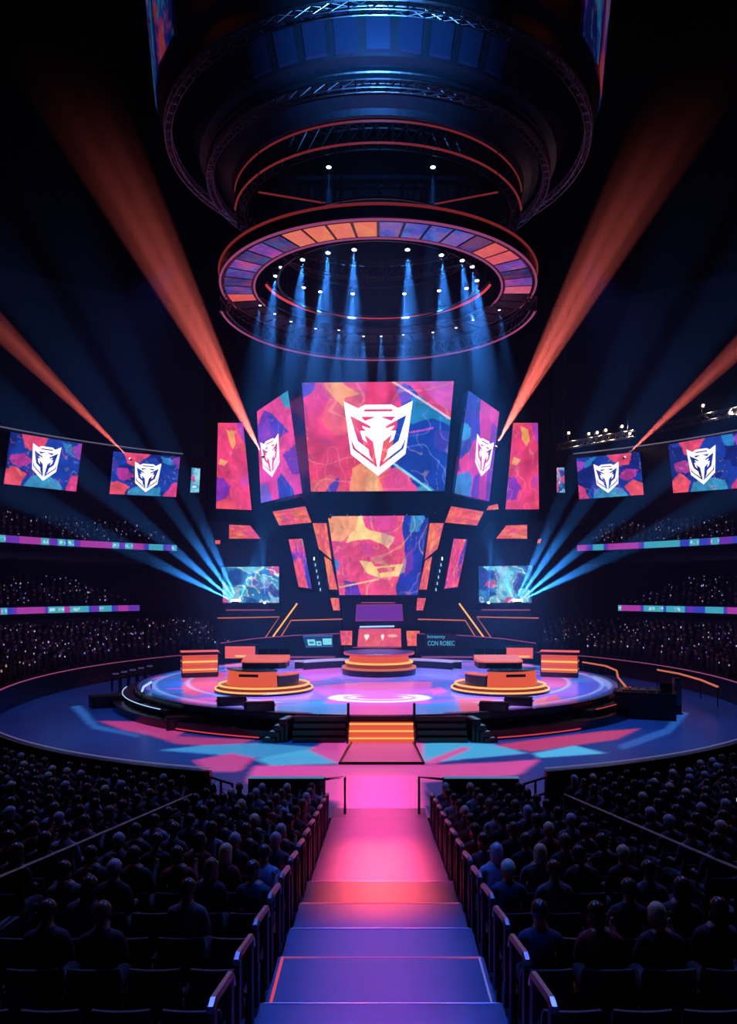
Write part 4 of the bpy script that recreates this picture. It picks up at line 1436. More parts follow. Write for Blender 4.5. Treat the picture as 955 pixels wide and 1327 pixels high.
# base of the set: sloped fronts with glowing outline, split by a slanting double line
def outline(pts, d, m, root, rad=.05, closed=False):
    MB().tube([pix(x, y, d) for x, y in pts], rad, 6, closed=closed).build('light_line', M[m], root)
for s, side in ((-1, 'left'), (1, 'right')):
    g = lambda pts: pts if s < 0 else mirror(pts)
    r = empty('set_base', (s * 6, 56, SZ), 'dark set base with glowing orange outlines %s of the central portal' % side, 'stage set')
    MB().prism([pix(x, y, 56.2) for x, y in g([(276, 796), (440, 788), (440, 845), (276, 848)])], (0, 1.2, 0)).build('body', M['navy'], r)
    MB().prism([pix(x, y, 56.4) for x, y in g([(284, 782), (364, 782), (360, 797), (278, 797)])], (0, .9, 0)).build('shelf', M['gloss_black'], r)
    MB().prism([pix(x, y, 56.6) for x, y in g([(388, 768), (436, 770), (440, 792), (374, 796)])], (0, .9, 0)).build('upper_block', M['navy'], r)
    outline(g([(282, 801), (362, 799.5), (344, 826)]), 56.1, 'amber_dim', r, .045)
    outline(g([(385, 782), (353, 826)]), 56.05, 'amber', r, .06)
    outline(g([(364, 825), (377, 804), (457, 802)]), 56.1, 'amber_dim', r, .05)
    outline(g([(384, 792.5), (424, 792.5)]), 56.3, 'amber_dim', r, .04)
    outline(g([(293, 790.5), (356, 790.5)]), 56.3, 'pinktrim', r, .05)
    outline(g([(290, 796.5), (352, 796.5)]), 56.3, 'pinktrim', r, .03)
    w = empty('curved_fascia', (s * 6, 54, SZ), 'low curved dark wall with pale top line at the %s rear of the stage' % side, 'fascia')
    top = [(286, 834), (330, 828), (380, 824), (440, 821.5)]
    path = [pix(x, y, 54.6 - .4 * i) for i, (x, y) in enumerate(g(top))]
    wm = MB()
    for p in path:
        wm.v += [(p.x, p.y, SZ), tuple(p), (p.x, p.y + .25, p.z), (p.x, p.y + .25, SZ)]
    for i in range(3):
        for k in range(4):
            l = (k + 1) % 4
            wm.f.append((i * 4 + k, i * 4 + l, i * 4 + 4 + l, i * 4 + 4 + k))
    wm.f += [(0, 1, 2, 3), (15, 14, 13, 12)]; wm.m = [0] * len(wm.f)
    wm.build('panel', M['navy'], w)
    MB().tube([p + Vector((0, -.03, .03)) for p in path], .035, 5).build('light_line', M['pinktrim'], w)

# central portal
r = empty('portal', (0, 54, SZ), 'central portal with purple sloped panel above a pink lit opening', 'stage set')
Q = lambda pts, d: [pix(x, y, d) for x, y in pts]
MB().prism(Q([(440, 772), (545, 772), (541, 806), (536, 846), (448, 846), (444, 806)], 55.2), (0, .8, 0)).build('body', M['navy'], r)
MB().prism(Q([(462, 784), (521, 783.5), (522.5, 804), (460.5, 804.5)], 54.6), (0, .3, 0)).build('purple_panel', M['purple'], r)
MB().tube(Q([(462, 784), (521, 783.5), (522.5, 804), (460.5, 804.5)], 54.55), .035, 6, closed=True).build('light_line', M['pinktrim'], r)
MB().tube(Q([(468, 781), (512, 781)], 54.5), .05, 6).build('light_line', M['pinktrim'], r)
MB().prism(Q([(463, 806), (520, 806), (519, 813), (464, 813)], 54.8), (0, .25, 0)).build('header', mat('portal_header', (20, 30, 90), .4), r)
MB().tube(Q([(466, 812.4), (511, 811.6)], 54.4), .07, 6).build('light_line', M['blue_white'], r)
MB().tube(Q([(457, 839), (520, 839)], 54.0), .04, 6).build('light_line', M['pinktrim'], r)
def art_portal(u, v):
    img = art_generic(u, v, 71, 'coral', 2.4)
    img[:] = img * .4 + np.array((228, 84, 122)) * .6
    for cx0, w in ((.20, .055), (.57, .035)):           # small heart-like light marks
        for dx in (-1, 1):
            put(img, np.hypot((u - cx0 - dx * w * .45) / w, (v - .42) / .16) < .62, (255, 236, 240))
        put(img, (np.abs(u - cx0) / w + np.abs(v - .52) / .2) < .75, (255, 236, 240))
    put(img, np.hypot((u - .80) / .12, (v - .40) / .09) < 1, (250, 170, 170))
    return img
screen('portal_screen', 'small pink screen with two white hearts inside the central portal', 'screen', quad([(465, 814.5), (519.5, 814.5), (520, 838), (463, 838)], 54.5), art_portal, res=110, thick=.15, border=.03)
panel('light_tile', [(440.5, 817.5), (456.5, 817.5), (456, 836), (442.5, 836)], 54.4, 'small orange panel left of the pink portal screen', seed=73)
panel('light_tile', [(526.5, 817.5), (544, 817.5), (541, 837), (528, 837)], 54.4, 'small orange panel right of the pink portal screen', seed=74)

# blue information boards
def art_board(u, v):
    img = np.zeros(u.shape + (3,))
    img[:] = (22, 60, 110)
    for a, b, c, d in ((.12, .38, .35, .85), (.42, .60, .50, .88), (.65, .96, .28, .82)):
        put(img, (u > a) & (u < b) & (v > c) & (v < d), (130, 220, 235))
    put(img, (u > .17) & (u < .33) & (np.abs(v - .62) < .08), (40, 110, 150))
    put(img, (u > .47) & (u < .56) & (np.abs(v - .70) < .07), (40, 110, 150))
    put(img, (v < .10) | (v > .93), (60, 110, 180))
    return img
screen('info_board', 'blue screen with three pale boxes on the left curved wall', 'screen', quad([(392, 823.5), (431, 823), (431.5, 838), (396, 839)], 52.9), art_board, res=90, thick=.12, border=.04)
r = empty('text_board', pix(570, 840, 52.9), 'dark board with two lines of glowing blue lettering at right', 'sign')
MB().prism(Q([(551, 820.5), (592, 821), (590, 839.5), (550, 838.5)], 52.95), (0, .12, 0)).build('board', M['gloss_black'], r)
def text(body, px, py, size_px, d, m, parent, name='lettering', sx=1.0):
    cu = bpy.data.curves.new(name, 'FONT')
    cu.body = body
    cu.size = size_px / F * d
    cu.extrude = .01
    cu.align_x = 'LEFT'
    o = bpy.data.objects.new(name, cu)
    COL.objects.link(o)
    cu.materials.append(m)
    bpy.context.view_layer.update()
    me = bpy.data.meshes.new_from_object(o.evaluated_get(bpy.context.evaluated_depsgraph_get()))
    bpy.data.objects.remove(o)
    o = bpy.data.objects.new(name, me)
    COL.objects.link(o)
    me.transform(Matrix.Translation(pix(px, py, d)) @ Matrix.Rotation(PI / 2, 4, 'X') @ Matrix.Diagonal((sx, 1, 1, 1)))
    o.parent = parent
    o.matrix_parent_inverse = Matrix.Translation(-parent.location)
    return o
text('Ininsenty', 553.5, 827, 6.5, 52.85, M['cyan_led'], r)
text('CON ROBEC', 554, 836.5, 8.5, 52.85, M['cyan_led'], r, sx=.72)

# ------------------------------------------------------------------ screens and ribbons on the bowl walls
def wall_screen(name, label, pts, art, logo=None, t=16.9, res=80, group=None):
    (x0, ya), (x1, yb), (x2, yc), (x3, yd) = pts
    pl = hit((x0 + x3) / 2, t)[1]; pr = hit((x1 + x2) / 2, t)[1]
    def at(px, py, p): return pix(px, py, p.y)
    z = lambda py, p: EYE - (py - CY) / F * p.y
    q = [at(x0, ya, pl), at(x1, yb, pr), at(x2, yc, pr), at(x3, yd, pl)]
    return screen(name, label, 'screen', q, art, group, res=res, thick=.3, logo=logo, big=True, border=.05)
wall_screen('wall_screen', 'outermost blue emblem screen on the left arena wall', [(14, 560), (106.5, 575), (98.5, 637), (5, 627)], lambda u, v: art_wall(u, v, False, 0), (.505, .50, .20, .36))
wall_screen('wall_screen', 'inner blue emblem screen on the left arena wall', [(147, 585), (233.5, 592), (228, 644), (142, 640)], lambda u, v: art_wall(u, v, False, 10), (.52, .56, .20, .36))
wall_screen('wall_screen', 'outermost blue emblem screen on the right arena wall', [(866, 576), (962, 559), (966, 632), (872.5, 639)], lambda u, v: art_wall(u, v, False, 20), (.45, .52, .20, .36))
wall_screen('wall_screen', 'inner blue emblem screen on the right arena wall', [(747, 594), (829, 585.5), (834, 641), (750.5, 647)], lambda u, v: art_wall(u, v, True, 30), (.47, .54, .20, .36))
wall_screen('slim_screen', 'slim upright blue screen on the left wall beside the dark drapes', [(248.5, 606), (259.5, 607), (258, 638.5), (246.5, 638)], gen(102, 'cyan', .35), res=24)
wall_screen('slim_screen', 'slim upright blue screen on the right wall beside the dark drapes', [(721.5, 606), (731, 606), (732, 638.5), (721.5, 638)], gen(105, 'cyan', .35), res=24)

def ribbon(name, label, t, thA, thB, zc, h, seed, n=260, nv=10):
    """Curved lit fascia on the front of a balcony."""
    r = empty(name, ell((thA + thB) / 2, t) + Vector((0, 0, zc - h / 2 - .1)), label, 'screen')
    length = 34.0
    v, f = [], []
    us = np.linspace(0, 1, n + 1); vs_ = np.linspace(0, 1, nv + 1)
    for b in vs_:
        for a in us:
            p = ell(thA + (thB - thA) * a, t)
            v.append((p.x, p.y, zc + h / 2 - h * b))
    w = n + 1
    mb = MB(); mb.v = v
    mb.f = [(j * w + i, (j + 1) * w + i, (j + 1) * w + i + 1, j * w + i + 1) for j in range(nv) for i in range(n)]
    mb.m = [0] * len(mb.f)
    U, V = np.meshgrid(us, vs_)
    img = np.zeros(U.shape + (3,))
    n1 = vnoise(U * 14, U * 0, seed)
    img[:] = (110, 56, 190)
    put(img, n1 > .58, (176, 64, 176)); put(img, n1 < .42, (54, 70, 200)); put(img, n1 < .30, (70, 176, 206))
    rs = np.random.RandomState(seed + 1)
    for k in range(9):                                  # bursts of pale unreadable marks
        u0 = rs.rand()
        seg = (U > u0) & (U < u0 + .03)
        put(img, seg, (74, 176, 210))
        mk = seg & (vnoise(U * 420, V * 2.2, seed + k) > .55) & (V > .22) & (V < .8)
        put(img, mk, (190, 245, 250))
    mb.build('display', M['ribbon'], r, colors=lin(img).reshape(-1, 3), recalc=False)
    bk = MB()
    for i in range(61):
        a = thA + (thB - thA) * i / 60
        p, q = ell(a, t + .04), ell(a, t + .35)
        bk.v += [(p.x, p.y, zc - h / 2 - .1), (p.x, p.y, zc + h / 2 + .08), (q.x, q.y, zc + h / 2 + .08), (q.x, q.y, zc - h / 2 - .1)]
    for i in range(60):
        for k in range(4):
            l = (k + 1) % 4
            bk.f.append((i * 4 + k, i * 4 + l, i * 4 + 4 + l, i * 4 + 4 + k))
    bk.f += [(0, 1, 2, 3), (240, 243, 242, 241)]; bk.m = [0] * len(bk.f)
    bk.build('housing', M['gloss_black'], r)
for s, side in ((-1, 'left'), (1, 'right')):
    a = hit(229 if s < 0 else 748, 11.15)[0]; b = hit(181 if s < 0 else 801, 10.1)[0]
    zu = EYE - (711 - CY) / F * hit(229 if s < 0 else 748, 11.15)[1].y
    zl = EYE - (787 - CY) / F * hit(181 if s < 0 else 801, 10.1)[1].y
    ribbon('ribbon_screen', 'purple and cyan ribbon screen along the upper balcony on the %s' % side, 11.15, s * D2R(104), a, zu + .05, .50, 7 + s)
    ribbon('ribbon_screen', 'blue and purple ribbon screen along the lower balcony on the %s' % side, 10.1, s * D2R(104), b, zl - .05, .46, 17 + s)

# ------------------------------------------------------------------ trusses with lamps on the right wall
def truss_path(P, w, h, r, name, root, m='black_metal', rm=None):
    """Box truss along a list of points: four chords and zigzag bracing as one lattice."""
    mb = MB()
    n = len(P)
    off = []
    for i in range(n):
        a = P[max(0, i - 1)]; b = P[min(n - 1, i + 1)]
        t = (b - a).normalized()
        u = t.cross(Vector((0, 0, 1))).normalized()
        off.append(u)
    ch = []
    for su, sz in ((-1, -1), (1, -1), (1, 1), (-1, 1)):
        c = [P[i] + off[i] * su * w / 2 + Vector((0, 0, sz * h / 2)) for i in range(n)]
        ch.append(c)
        mb.tube(c, r, 5)
    for i in range(n - 1):
        for a in range(4):
            b = (a + 1) % 4
            mb.tube([ch[a][i], ch[b][i + 1]], r * .6, 4)
            mb.tube([ch[a][i], ch[b][i]], r * .6, 4)
    return mb.build(name, M[m], root)
def bulb_lamp(p, label, group=None, m='lens_warm', r=.12):
    o = empty('floodlight', p, label, 'lamp', group)
    MB().ball(p, r, 10, 8).build('bulb', M[m], o)
    MB().lathe([(.02, .32), (.14, .30), (.2, .12), (.22, .0), (.2, .0), (.12, .26), (.02, .28)], p + Vector((0, .22, -.16)), 12).build('reflector', M['black_metal'], o)
    pl = bpy.data.lights.new('flood_glow', 'POINT'); pl.energy = 60; pl.color = (1, .72, .5); pl.shadow_soft_size = .05
    po = bpy.data.objects.new('flood_glow', pl); COL.objects.link(po); po.location = p + Vector((0, -.25, 0))
    MB().tube([p + Vector((0, .22, .1)), p + Vector((0, .22, -.75))], .035, 5).build('stand', M['black_metal'], o)
for pts, label in (([(722, 580), (770, 571), (822, 562)], 'lighting truss above the inner right wall screen'), ([(850, 556), (900, 545), (962, 531)], 'lighting truss above the outermost right wall screen')):
    P = []
    for i in range(len(pts) - 1):
        for k in range(6):
            x = pts[i][0] + (pts[i + 1][0] - pts[i][0]) * k / 6; y = pts[i][1] + (pts[i + 1][1] - pts[i][1]) * k / 6
            P.append(pix(x, y, hit(x, 16.6)[1].y))
    P.append(pix(*pts[-1], hit(pts[-1][0], 16.6)[1].y))
    r = empty('lighting_truss', P[0], label, 'truss')
    truss_path(P, .5, .55, .045, 'lattice', r, 'steel')
    for p in (P[1], P[-2]):
        MB().tube([p + Vector((0, 0, .2)), Vector((p.x * 1.02, p.y, 40))], .03, 4).build('cable', M['black_metal'], r)
lab = ['above the left end of the inner truss', 'second along the inner right truss', 'third along the inner right truss', 'fourth along the inner right truss', 'brightest over the right end of the inner truss', 'low at the right end of the inner truss', 'above the middle of the outer right truss', 'at the right end of the outer truss']
for (x, y), l in zip([(737, 561), (763, 562), (774, 560.5), (785, 557.5), (806, 552.5), (816, 562), (911, 525.5), (946, 535)], lab):
    bulb_lamp(pix(x, y, hit(x, 16.4)[1].y), 'small warm glowing floodlight ' + l, 'floodlights on the right trusses')
M['dimred'] = mat('dim_red_trim', (60, 20, 25), .4, emit=(190, 62, 66), strength=.3)
# ================================================================== CEILING RIG
RC = Vector((0, 39.5, 0))
def ring(mbp, seg=120, m='drum', name='x', parent=None, a0=0, a1=2 * PI, closed=True):
    return MB().lathe(mbp, RC, seg, a0, a1, closed_profile=closed).build(name, M[m], parent, smooth=False)
E = EYE
drum = empty('hanging_drum', (0, 39.5, E + 18.6), 'stepped dark metal drum hanging from the ceiling over the stage', 'ceiling rig')
ring([(11.6, E + 31), (10.9, E + 23.4), (10.55, E + 23.0), (10.55, E + 22.2), (10.2, E + 22.2), (10.2, E + 31)], 120, 'drum', 'upper_shell', drum)
ring([(10.2, E + 24.5), (8.9, E + 21.2), (8.55, E + 21.0), (8.55, E + 20.5), (8.3, E + 20.5), (8.3, E + 24.5)], 120, 'drum', 'middle_shell', drum)
ring([(8.3, E + 20.8), (7.35, E + 20.1), (7.2, E + 19.9), (7.0, E + 19.9), (7.0, E + 22)], 120, 'drum', 'lower_shell', drum, closed=False)
for rr, zz, m in ((8.58, 20.78, 'steel'), (8.58, 20.5, 'black_metal'), (10.57, 22.2, 'steel')):
    MB().tube([RC + Vector((rr * math.cos(2 * PI * i / 120), rr * math.sin(2 * PI * i / 120), E + zz)) for i in range(120)], .05, 5, closed=True).build('rim', M[m], drum)
# vertical panels on the middle shell facing the hall
for i in range(-4, 5):
    a = D2R(-90 + i * 8)
    def pt(r, z, da): return RC + Vector((r * math.cos(a + da), r * math.sin(a + da), E + z))
    MB().prism([pt(9.98, 23.6, -.05), pt(9.98, 23.6, .05), pt(8.97, 21.3, .05), pt(8.97, 21.3, -.05)], Vector((0, -.12, .05))).build('panel', mat('drum_panel', (62, 80, 120), .3, .5) if i == -4 else bpy.data.materials['drum_panel'], drum)
def seg_art(u, v): return art_generic(u, v, 115, 'pink', 3)
# glowing banner segments round the outside of the drum
for s, side in ((-1, 'left'), (1, 'right')):
    for k in range(3):
        a0 = D2R(-90) + s * D2R(52 + k * 14); a1 = a0 + s * D2R(12)
        f = lambda a, r, z: RC + Vector((r * math.cos(a), r * math.sin(a), E + z))
        q = [f(a0, 11.45, 28.5), f(a1, 11.45, 28.5), f(a1, 11.0, 23.6), f(a0, 11.0, 23.6)]
        if s < 0: q = [q[1], q[0], q[3], q[2]]
        mb, col = grid_panel(q, 24, 24, gen(120 + k + s, 'blue'), 1)
        mb.build('banner', mat_art('banner_picture', .22, sampling='NONE') if (s < 0 and k == 0) else bpy.data.materials['banner_picture'], drum, colors=col, recalc=False)
# lattice along the drum's two rims
for rr, zz in ((10.38, 22.0), (8.42, 20.35)):
    truss_path([RC + Vector((rr * math.cos(2 * PI * i / 90), rr * math.sin(2 * PI * i / 90), E + zz)) for i in range(91)], .3, .35, .03, 'lattice', drum, 'steel')
# truss ring below the drum
tr = empty('ring_truss', (0, 39.5, E + 18.6), 'circular lattice truss hanging under the ceiling drum', 'truss')
P = [RC + Vector((6.95 * math.cos(2 * PI * i / 72), 6.95 * math.sin(2 * PI * i / 72), E + 19.2)) for i in range(73)]
truss_path(P, .45, .9, .05, 'lattice', tr, 'black_metal')
MB().tube([RC + Vector((7.2 * math.cos(2 * PI * i / 90), 7.2 * math.sin(2 * PI * i / 90), E + 19.66)) for i in range(48, 88)], .05, 5).build('light_line', M['dimred'], tr)
MB().tube([RC + Vector((7.2 * math.cos(2 * PI * i / 90), 7.2 * math.sin(2 * PI * i / 90), E + 18.74)) for i in range(48, 88)], .05, 5).build('light_line', M['dimred'], tr)
for i in range(8):
    a = 2 * PI * i / 8 + .2
    MB().tube([RC + Vector((6.95 * math.cos(a), 6.95 * math.sin(a), E + 19.6)), RC + Vector((6.95 * math.cos(a), 6.95 * math.sin(a), E + 22))], .03, 4).build('cable', M['black_metal'], tr)
for pts, side in (([(335, 249), (432, 265)], 'left'), ([(645, 249), (560, 265)], 'right')):
    b = empty('rigging_bar', pix(*pts[1], 36), 'thin sloping bar with red edge %s above the halo' % side, 'rigging')
    MB().tube([pix(pts[0][0], pts[0][1], 34), pix(pts[1][0], pts[1][1], 38)], .04, 6).build('bar', M['dimred'], b)
    for (x, y), d in ((pts[0], 34), (pts[1], 38)):
        p = pix(x, y, d)
        MB().tube([p, Vector((p.x, p.y, E + 20.5))], .02, 4).build('cable', M['black_metal'], b)

# halo ring with picture panels underneath
HZ = E + 15.2
halo = empty('halo_ring', (0, 39.5, HZ - .2), 'big round halo with coloured picture panels on its underside', 'ceiling rig')
ring([(7.86, HZ), (7.95, HZ + .1), (7.95, HZ + .62), (7.80, HZ + .7), (6.45, HZ + .5), (6.28, HZ + .05), (6.28, HZ)], 140, 'gloss_black', 'body', halo)
def circ(r, z, n=140, a0=0.0, a1=2 * PI):
    return [RC + Vector((r * math.cos(a0 + (a1 - a0) * i / n), r * math.sin(a0 + (a1 - a0) * i / n), z)) for i in range(n if a1 - a0 > 6.28 else n + 1)]
MB().tube(circ(7.97, HZ + .60), .06, 6, closed=True).build('light_line', M['dimred'], halo)
MB().tube(circ(7.93, HZ - .02, 100, D2R(165), D2R(375)), .05, 6).build('light_line', M['pinktrim'], halo)
MB().tube(circ(6.26, HZ - .02, 100, D2R(165), D2R(375)), .05, 6).build('light_line', M['pinktrim'], halo)
NP = 44
hr = random.Random(5)
M['halo_art'] = mat_art('halo_picture', .8, sampling='NONE')
for i in range(NP):
    a0 = 2 * PI * (i + .06) / NP; a1 = 2 * PI * (i + .94) / NP
    v = []
    n = 10
    for j in range(n + 1):
        r_ = 7.72 + (6.42 - 7.72) * j / n
        for k in range(n + 1):
            a = a0 + (a1 - a0) * k / n
            v.append(tuple(RC + Vector((r_ * math.cos(a), r_ * math.sin(a), HZ - .03))))
    mb = MB(); mb.v = v
    mb.f = [(j * (n + 1) + k, j * (n + 1) + k + 1, (j + 1) * (n + 1) + k + 1, (j + 1) * (n + 1) + k) for j in range(n) for k in range(n)]
    mb.m = [0] * len(mb.f)
    U, V = np.meshgrid(np.linspace(0, 1, n + 1), np.linspace(0, 1, n + 1))
    deg = math.degrees((a0 + a1) / 2) % 360               # 270 faces the hall
    if not 168 < deg < 372: base = (8, 8, 20)
    elif 235 < deg < 270: base = (250, 138, 92)
    elif 270 <= deg < 300: base = (70, 96, 206)
    else: base = hr.choice([(230, 88, 110), (214, 92, 150), (60, 60, 150), (30, 26, 64), (236, 96, 96), (44, 40, 96), (150, 70, 170)])
    img = art_generic(U + i, V, 130 + i, 'coral' if base[0] > 200 else 'blue', .8)
    img = img * (.35 if sum(base) > 60 else .02) + np.array(base) * .65
    mb.build('panel', M['halo_art'], halo, colors=lin(img).reshape(-1, 3), recalc=False)
for i in range(6):
    a = 2 * PI * i / 6 + .3
    p = RC + Vector((7.1 * math.cos(a), 7.1 * math.sin(a), HZ + .6))
    MB().tube([p, p + Vector((0, 0, 3.2))], .03, 4).build('cable', M['black_metal'], halo)
# inner far rail and lower arc truss
rl = empty('arc_rail', (0, 45.6, HZ + .6), 'curved red lit rail inside the far half of the halo', 'rigging')
MB().tube(circ(5.9, HZ + .75, 60, D2R(8), D2R(172)), .07, 6).build('light_line', M['redtrim'], rl)
MB().tube(circ(5.9, HZ + .95, 60, D2R(8), D2R(172)), .05, 6).build('rail', M['black_metal'], rl)
for i in range(5):
    a = D2R(15 + 37 * i)
    p = RC + Vector((5.9 * math.cos(a), 5.9 * math.sin(a), HZ + .75))
    MB().tube([p, p + Vector((0, 0, 7))], .02, 4).build('cable', M['black_metal'], rl)
la = empty('arc_truss', (0, 47, E + 14.0), 'long curved lamp truss below the far half of the halo', 'truss')
AP = circ(7.9, E + 14.6, 48, D2R(-2), D2R(182))
truss_path(AP, .35, .7, .04, 'lattice', la, 'black_metal')
MB().tube(circ(7.95, E + 14.15, 90, D2R(-2), D2R(182)), .05, 6).build('light_line', M['pinktrim'], la)
for i in range(5):
    a = D2R(10 + 40 * i)
    p = RC + Vector((7.9 * math.cos(a), 7.9 * math.sin(a), E + 14.9))
    MB().tube([p, p + Vector((0, 0, .2))], .03, 4).build('cable', M['black_metal'], la)
# two lamp rings within the halo
lr = empty('lamp_ring', (0, 39.5, E + 15.5), 'dark pipe ring inside the halo that carries the lamps', 'rigging')
MB().tube(circ(5.1, E + 15.62, 90), .06, 6, closed=True).build('pipe', M['black_metal'], lr)
MB().tube(circ(5.1, E + 17.5, 90), .06, 6, closed=True).build('upper_pipe', M['black_metal'], lr)
for i in range(6):
    a = 2 * PI * i / 6
    p = RC + Vector((5.1 * math.cos(a), 5.1 * math.sin(a), E + 15.62))
    MB().tube([p, p + Vector((0, 0, 7))], .02, 4).build('cable', M['black_metal'], lr)

# low pipe arc that carries the third row of lamps
ROW3 = [(337, 396), (356, 407), (377, 417), (409, 426), (439, 428), (471, 436), (494, 436), (522.5, 434), (561, 431), (591, 425), (613, 415), (647, 402)]
pa = empty('lamp_pipe', (0, 43.5, E + 14.5), 'thin dark pipe arc low under the halo carrying the third row of lamps', 'rigging')
PP = [pix(x, y, 14.5 / ((CY - y) / F)) + Vector((0, 0, .42)) for x, y in ROW3]
MB().tube(PP, .03, 6).build('pipe', M['black_metal'], pa)
for p in (PP[0], PP[3], PP[8], PP[11]):
    MB().tube([p, Vector((p.x, p.y, E + 21.5 if math.hypot(p.x, p.y - RC.y) < 6.2 else HZ - .02))], .015, 4).build('cable', M['black_metal'], pa)
# ------------------------------------------------------------------ lamps
def spot(name, loc, target, energy, rgb, angle, blend=.5, radius=.05, parent=None):
    d = bpy.data.lights.new(name, 'SPOT')
    d.energy = energy
    d.color = tuple(lin(rgb))
    d.spot_size = D2R(angle)
    d.spot_blend = blend
    d.shadow_soft_size = radius
    o = bpy.data.objects.new(name, d)
    COL.objects.link(o)
    o.location = loc
    o.rotation_euler = (Vector(target) - Vector(loc)).to_track_quat('-Z', 'Y').to_euler()
    return o

def fixture(p, direction, label, group, lens='lens', sc=1.0, cat='spotlight'):
    """Moving-head lamp hung at p, its lens facing along direction. Returns the lens centre."""
    d = Vector(direction).normalized()
    r = empty('moving_spotlight', p, label, cat, group)
    R = d.to_track_quat('-Z', 'Y').to_matrix().to_4x4()
    T = Matrix.Translation(p) @ R
    def put_(mb, name, m):
        mb.v = [tuple(T @ (Vector(v) * sc)) for v in mb.v]
        return mb.build(name, M[m], r)
    put_(MB().lathe([(.02, .36), (.11, .34), (.15, .20), (.16, .02), (.14, .02), (.12, .14), (.02, .16)], (0, 0, 0), 14), 'head', 'black_metal')
    put_(MB().ball((0, 0, .01), .135, 12, 6, (1, 1, .35)), 'lens', lens)
    y = MB()
    up = Vector((0, 0, 1))
    for sx in (-1, 1):
        y.tube([p + Vector((sx * .2 * sc, 0, 0)) + d * (-.15 * sc), p + Vector((sx * .2 * sc, 0, 0)) - d * (.5 * sc)], .025 * sc, 4)
    y.tube([p + Vector((-.2 * sc, 0, 0)) - d * (.5 * sc), p + Vector((.2 * sc, 0, 0)) - d * (.5 * sc)], .025 * sc, 4)
    y.build('yoke', M['black_metal'], r)
    return p + d * (.12 * sc)

ROW1 = [(364.5, 347), (357, 358), (392, 337), (425, 328), (459, 324), (528, 324), (572, 331), (599, 338), (612, 346), (618, 364)]
ROW2 = [(393.5, 373), (415, 378.5), (457, 381), (524, 381), (569, 377), (604.5, 374)]
def on_ring(px, R, far):
    d = RC.y
    for _ in range(30):
        x = (px - CX) / F * d
        d = RC.y + (1 if far else -1) * math.sqrt(max(0, R * R - x * x))
    return d
rows = ((ROW1, 5.1, False, 'front row inside the halo', .8, 'lens'), (ROW2, 5.1, True, 'back row inside the halo', .8, 'lens'), (ROW3, 7.25, True, 'low pipe arc under the halo', .5, 'lens_soft'))
BLUE = (80, 170, 255)
for pts, R, far, where, sc, ln in rows:
    for i, (x, y) in enumerate(pts):
        d = on_ring(x, R, far) if pts is not ROW3 else 14.5 / ((CY - y) / F)
        p = pix(x, y, d)
        dirn = Vector(((x - CX) * .0008, -.05, -1))
        lc = fixture(p, dirn, 'small blue-white lamp, %s from the left in the %s' % (ORD[i + 1], where), 'lamps hung round the halo', ln, sc)
        spot('spot_beam', lc, lc + dirn * 10, 70000 * (1.0 if sc > .6 else .3), BLUE, 20, .9)
for x, y, side in ((426, 217, 'left'), (561, 217, 'right')):
    p = pix(x, y, 34)
    lc = fixture(p, (0, 0, -1), 'single lamp under the ring truss at %s' % side, 'lamps under the ring truss', 'lens', .8)
    spot('spot_beam', lc, lc + Vector((0, 0, -10)), 12000, BLUE, 14, .6)
    MB().tube([p + Vector((0, 0, .3)), Vector((p.x, p.y, E + 20))], .03, 4).build('drop_pipe', M['black_metal'], bpy.data.objects[[o.name for o in bpy.data.objects if o.name.startswith('moving_spotlight')][-1]])

# beam lamps: strong heads on the set and the wall screens
def beam(px, py, d, tx, ty, td, n, spread, ang, energy, rgb, label, lens='lens_warm', sc=1.6):
    p = pix(px, py, d)
    t = pix(tx, ty, td)
    dirn = (t - p).normalized()
    lc = fixture(p, dirn, label, 'beam lamps', lens, sc * .32)
    side = dirn.cross(Vector((0, 1, 0))).normalized()
    for i in range(n):
        k = (i - (n - 1) / 2)
        dd = (dirn + side * k * spread).normalized()
        spot('spot_beam', lc + dd * .15, lc + dd * 20, energy * (1 - .12 * abs(k)), rgb, ang * (1 + .15 * (i % 2)), .5, .03)
RED = (255, 92, 66)
beam(340, 590, 49.0, 140, 200, 40, 3, .052, 7.0, 5.2e6, RED, 'orange beam lamp before the left slanted emblem screen')
beam(643, 578, 49.0, 862, 175, 40, 3, .052, 7.0, 5.2e6, RED, 'orange beam lamp before the right slanted emblem screen')
beam(168, 594, 56.0, -10, 415, 46, 2, .034, 5.0, 3.1e6, RED, 'orange beam lamp before the inner left wall screen')
beam(810, 592, 56.0, 985, 425, 46, 2, .034, 5.0, 3.1e6, RED, 'orange beam lamp before the inner right wall screen')
CY_ = (70, 170, 255)
for s, x0 in ((-1, 300), (1, 676)):
    side = 'left' if s < 0 else 'right'
    for i, (tx, ty, e) in enumerate(((-190, -95, 1), (-150, -130, 1), (-105, -160, .9), (-70, -170, .6), (35, -60, .25))):
        beam(x0 + s * i * -2.5, 778, 55.5, x0 + (tx if s < 0 else -tx), 778 + ty, 50, 1, 0, 8.5, 2.6e5 * e, CY_,
             'blue beam lamp, %s from the outside at the foot of the %s blue set screen' % (ORD[i + 1], side), 'lens', 2.8)
    beam(x0 + s * -43, 781, 55.5, x0 + s * -38, 640, 52, 1, 0, 8, .5e5, CY_, 'single blue beam lamp at the inner foot of the %s blue set screen' % side, 'lens', 2.4)
for x in (428, 450, 468, 511, 527):
    beam(x, 667, 52.0, x + (x - 490) * .25, 560, 50.8, 1, 0, 9, 1.4e4, CY_, 'small blue uplight on the lower screen top edge, %s from the left' % ORD[(428, 450, 468, 511, 527).index(x) + 1], 'lens_soft', .5)

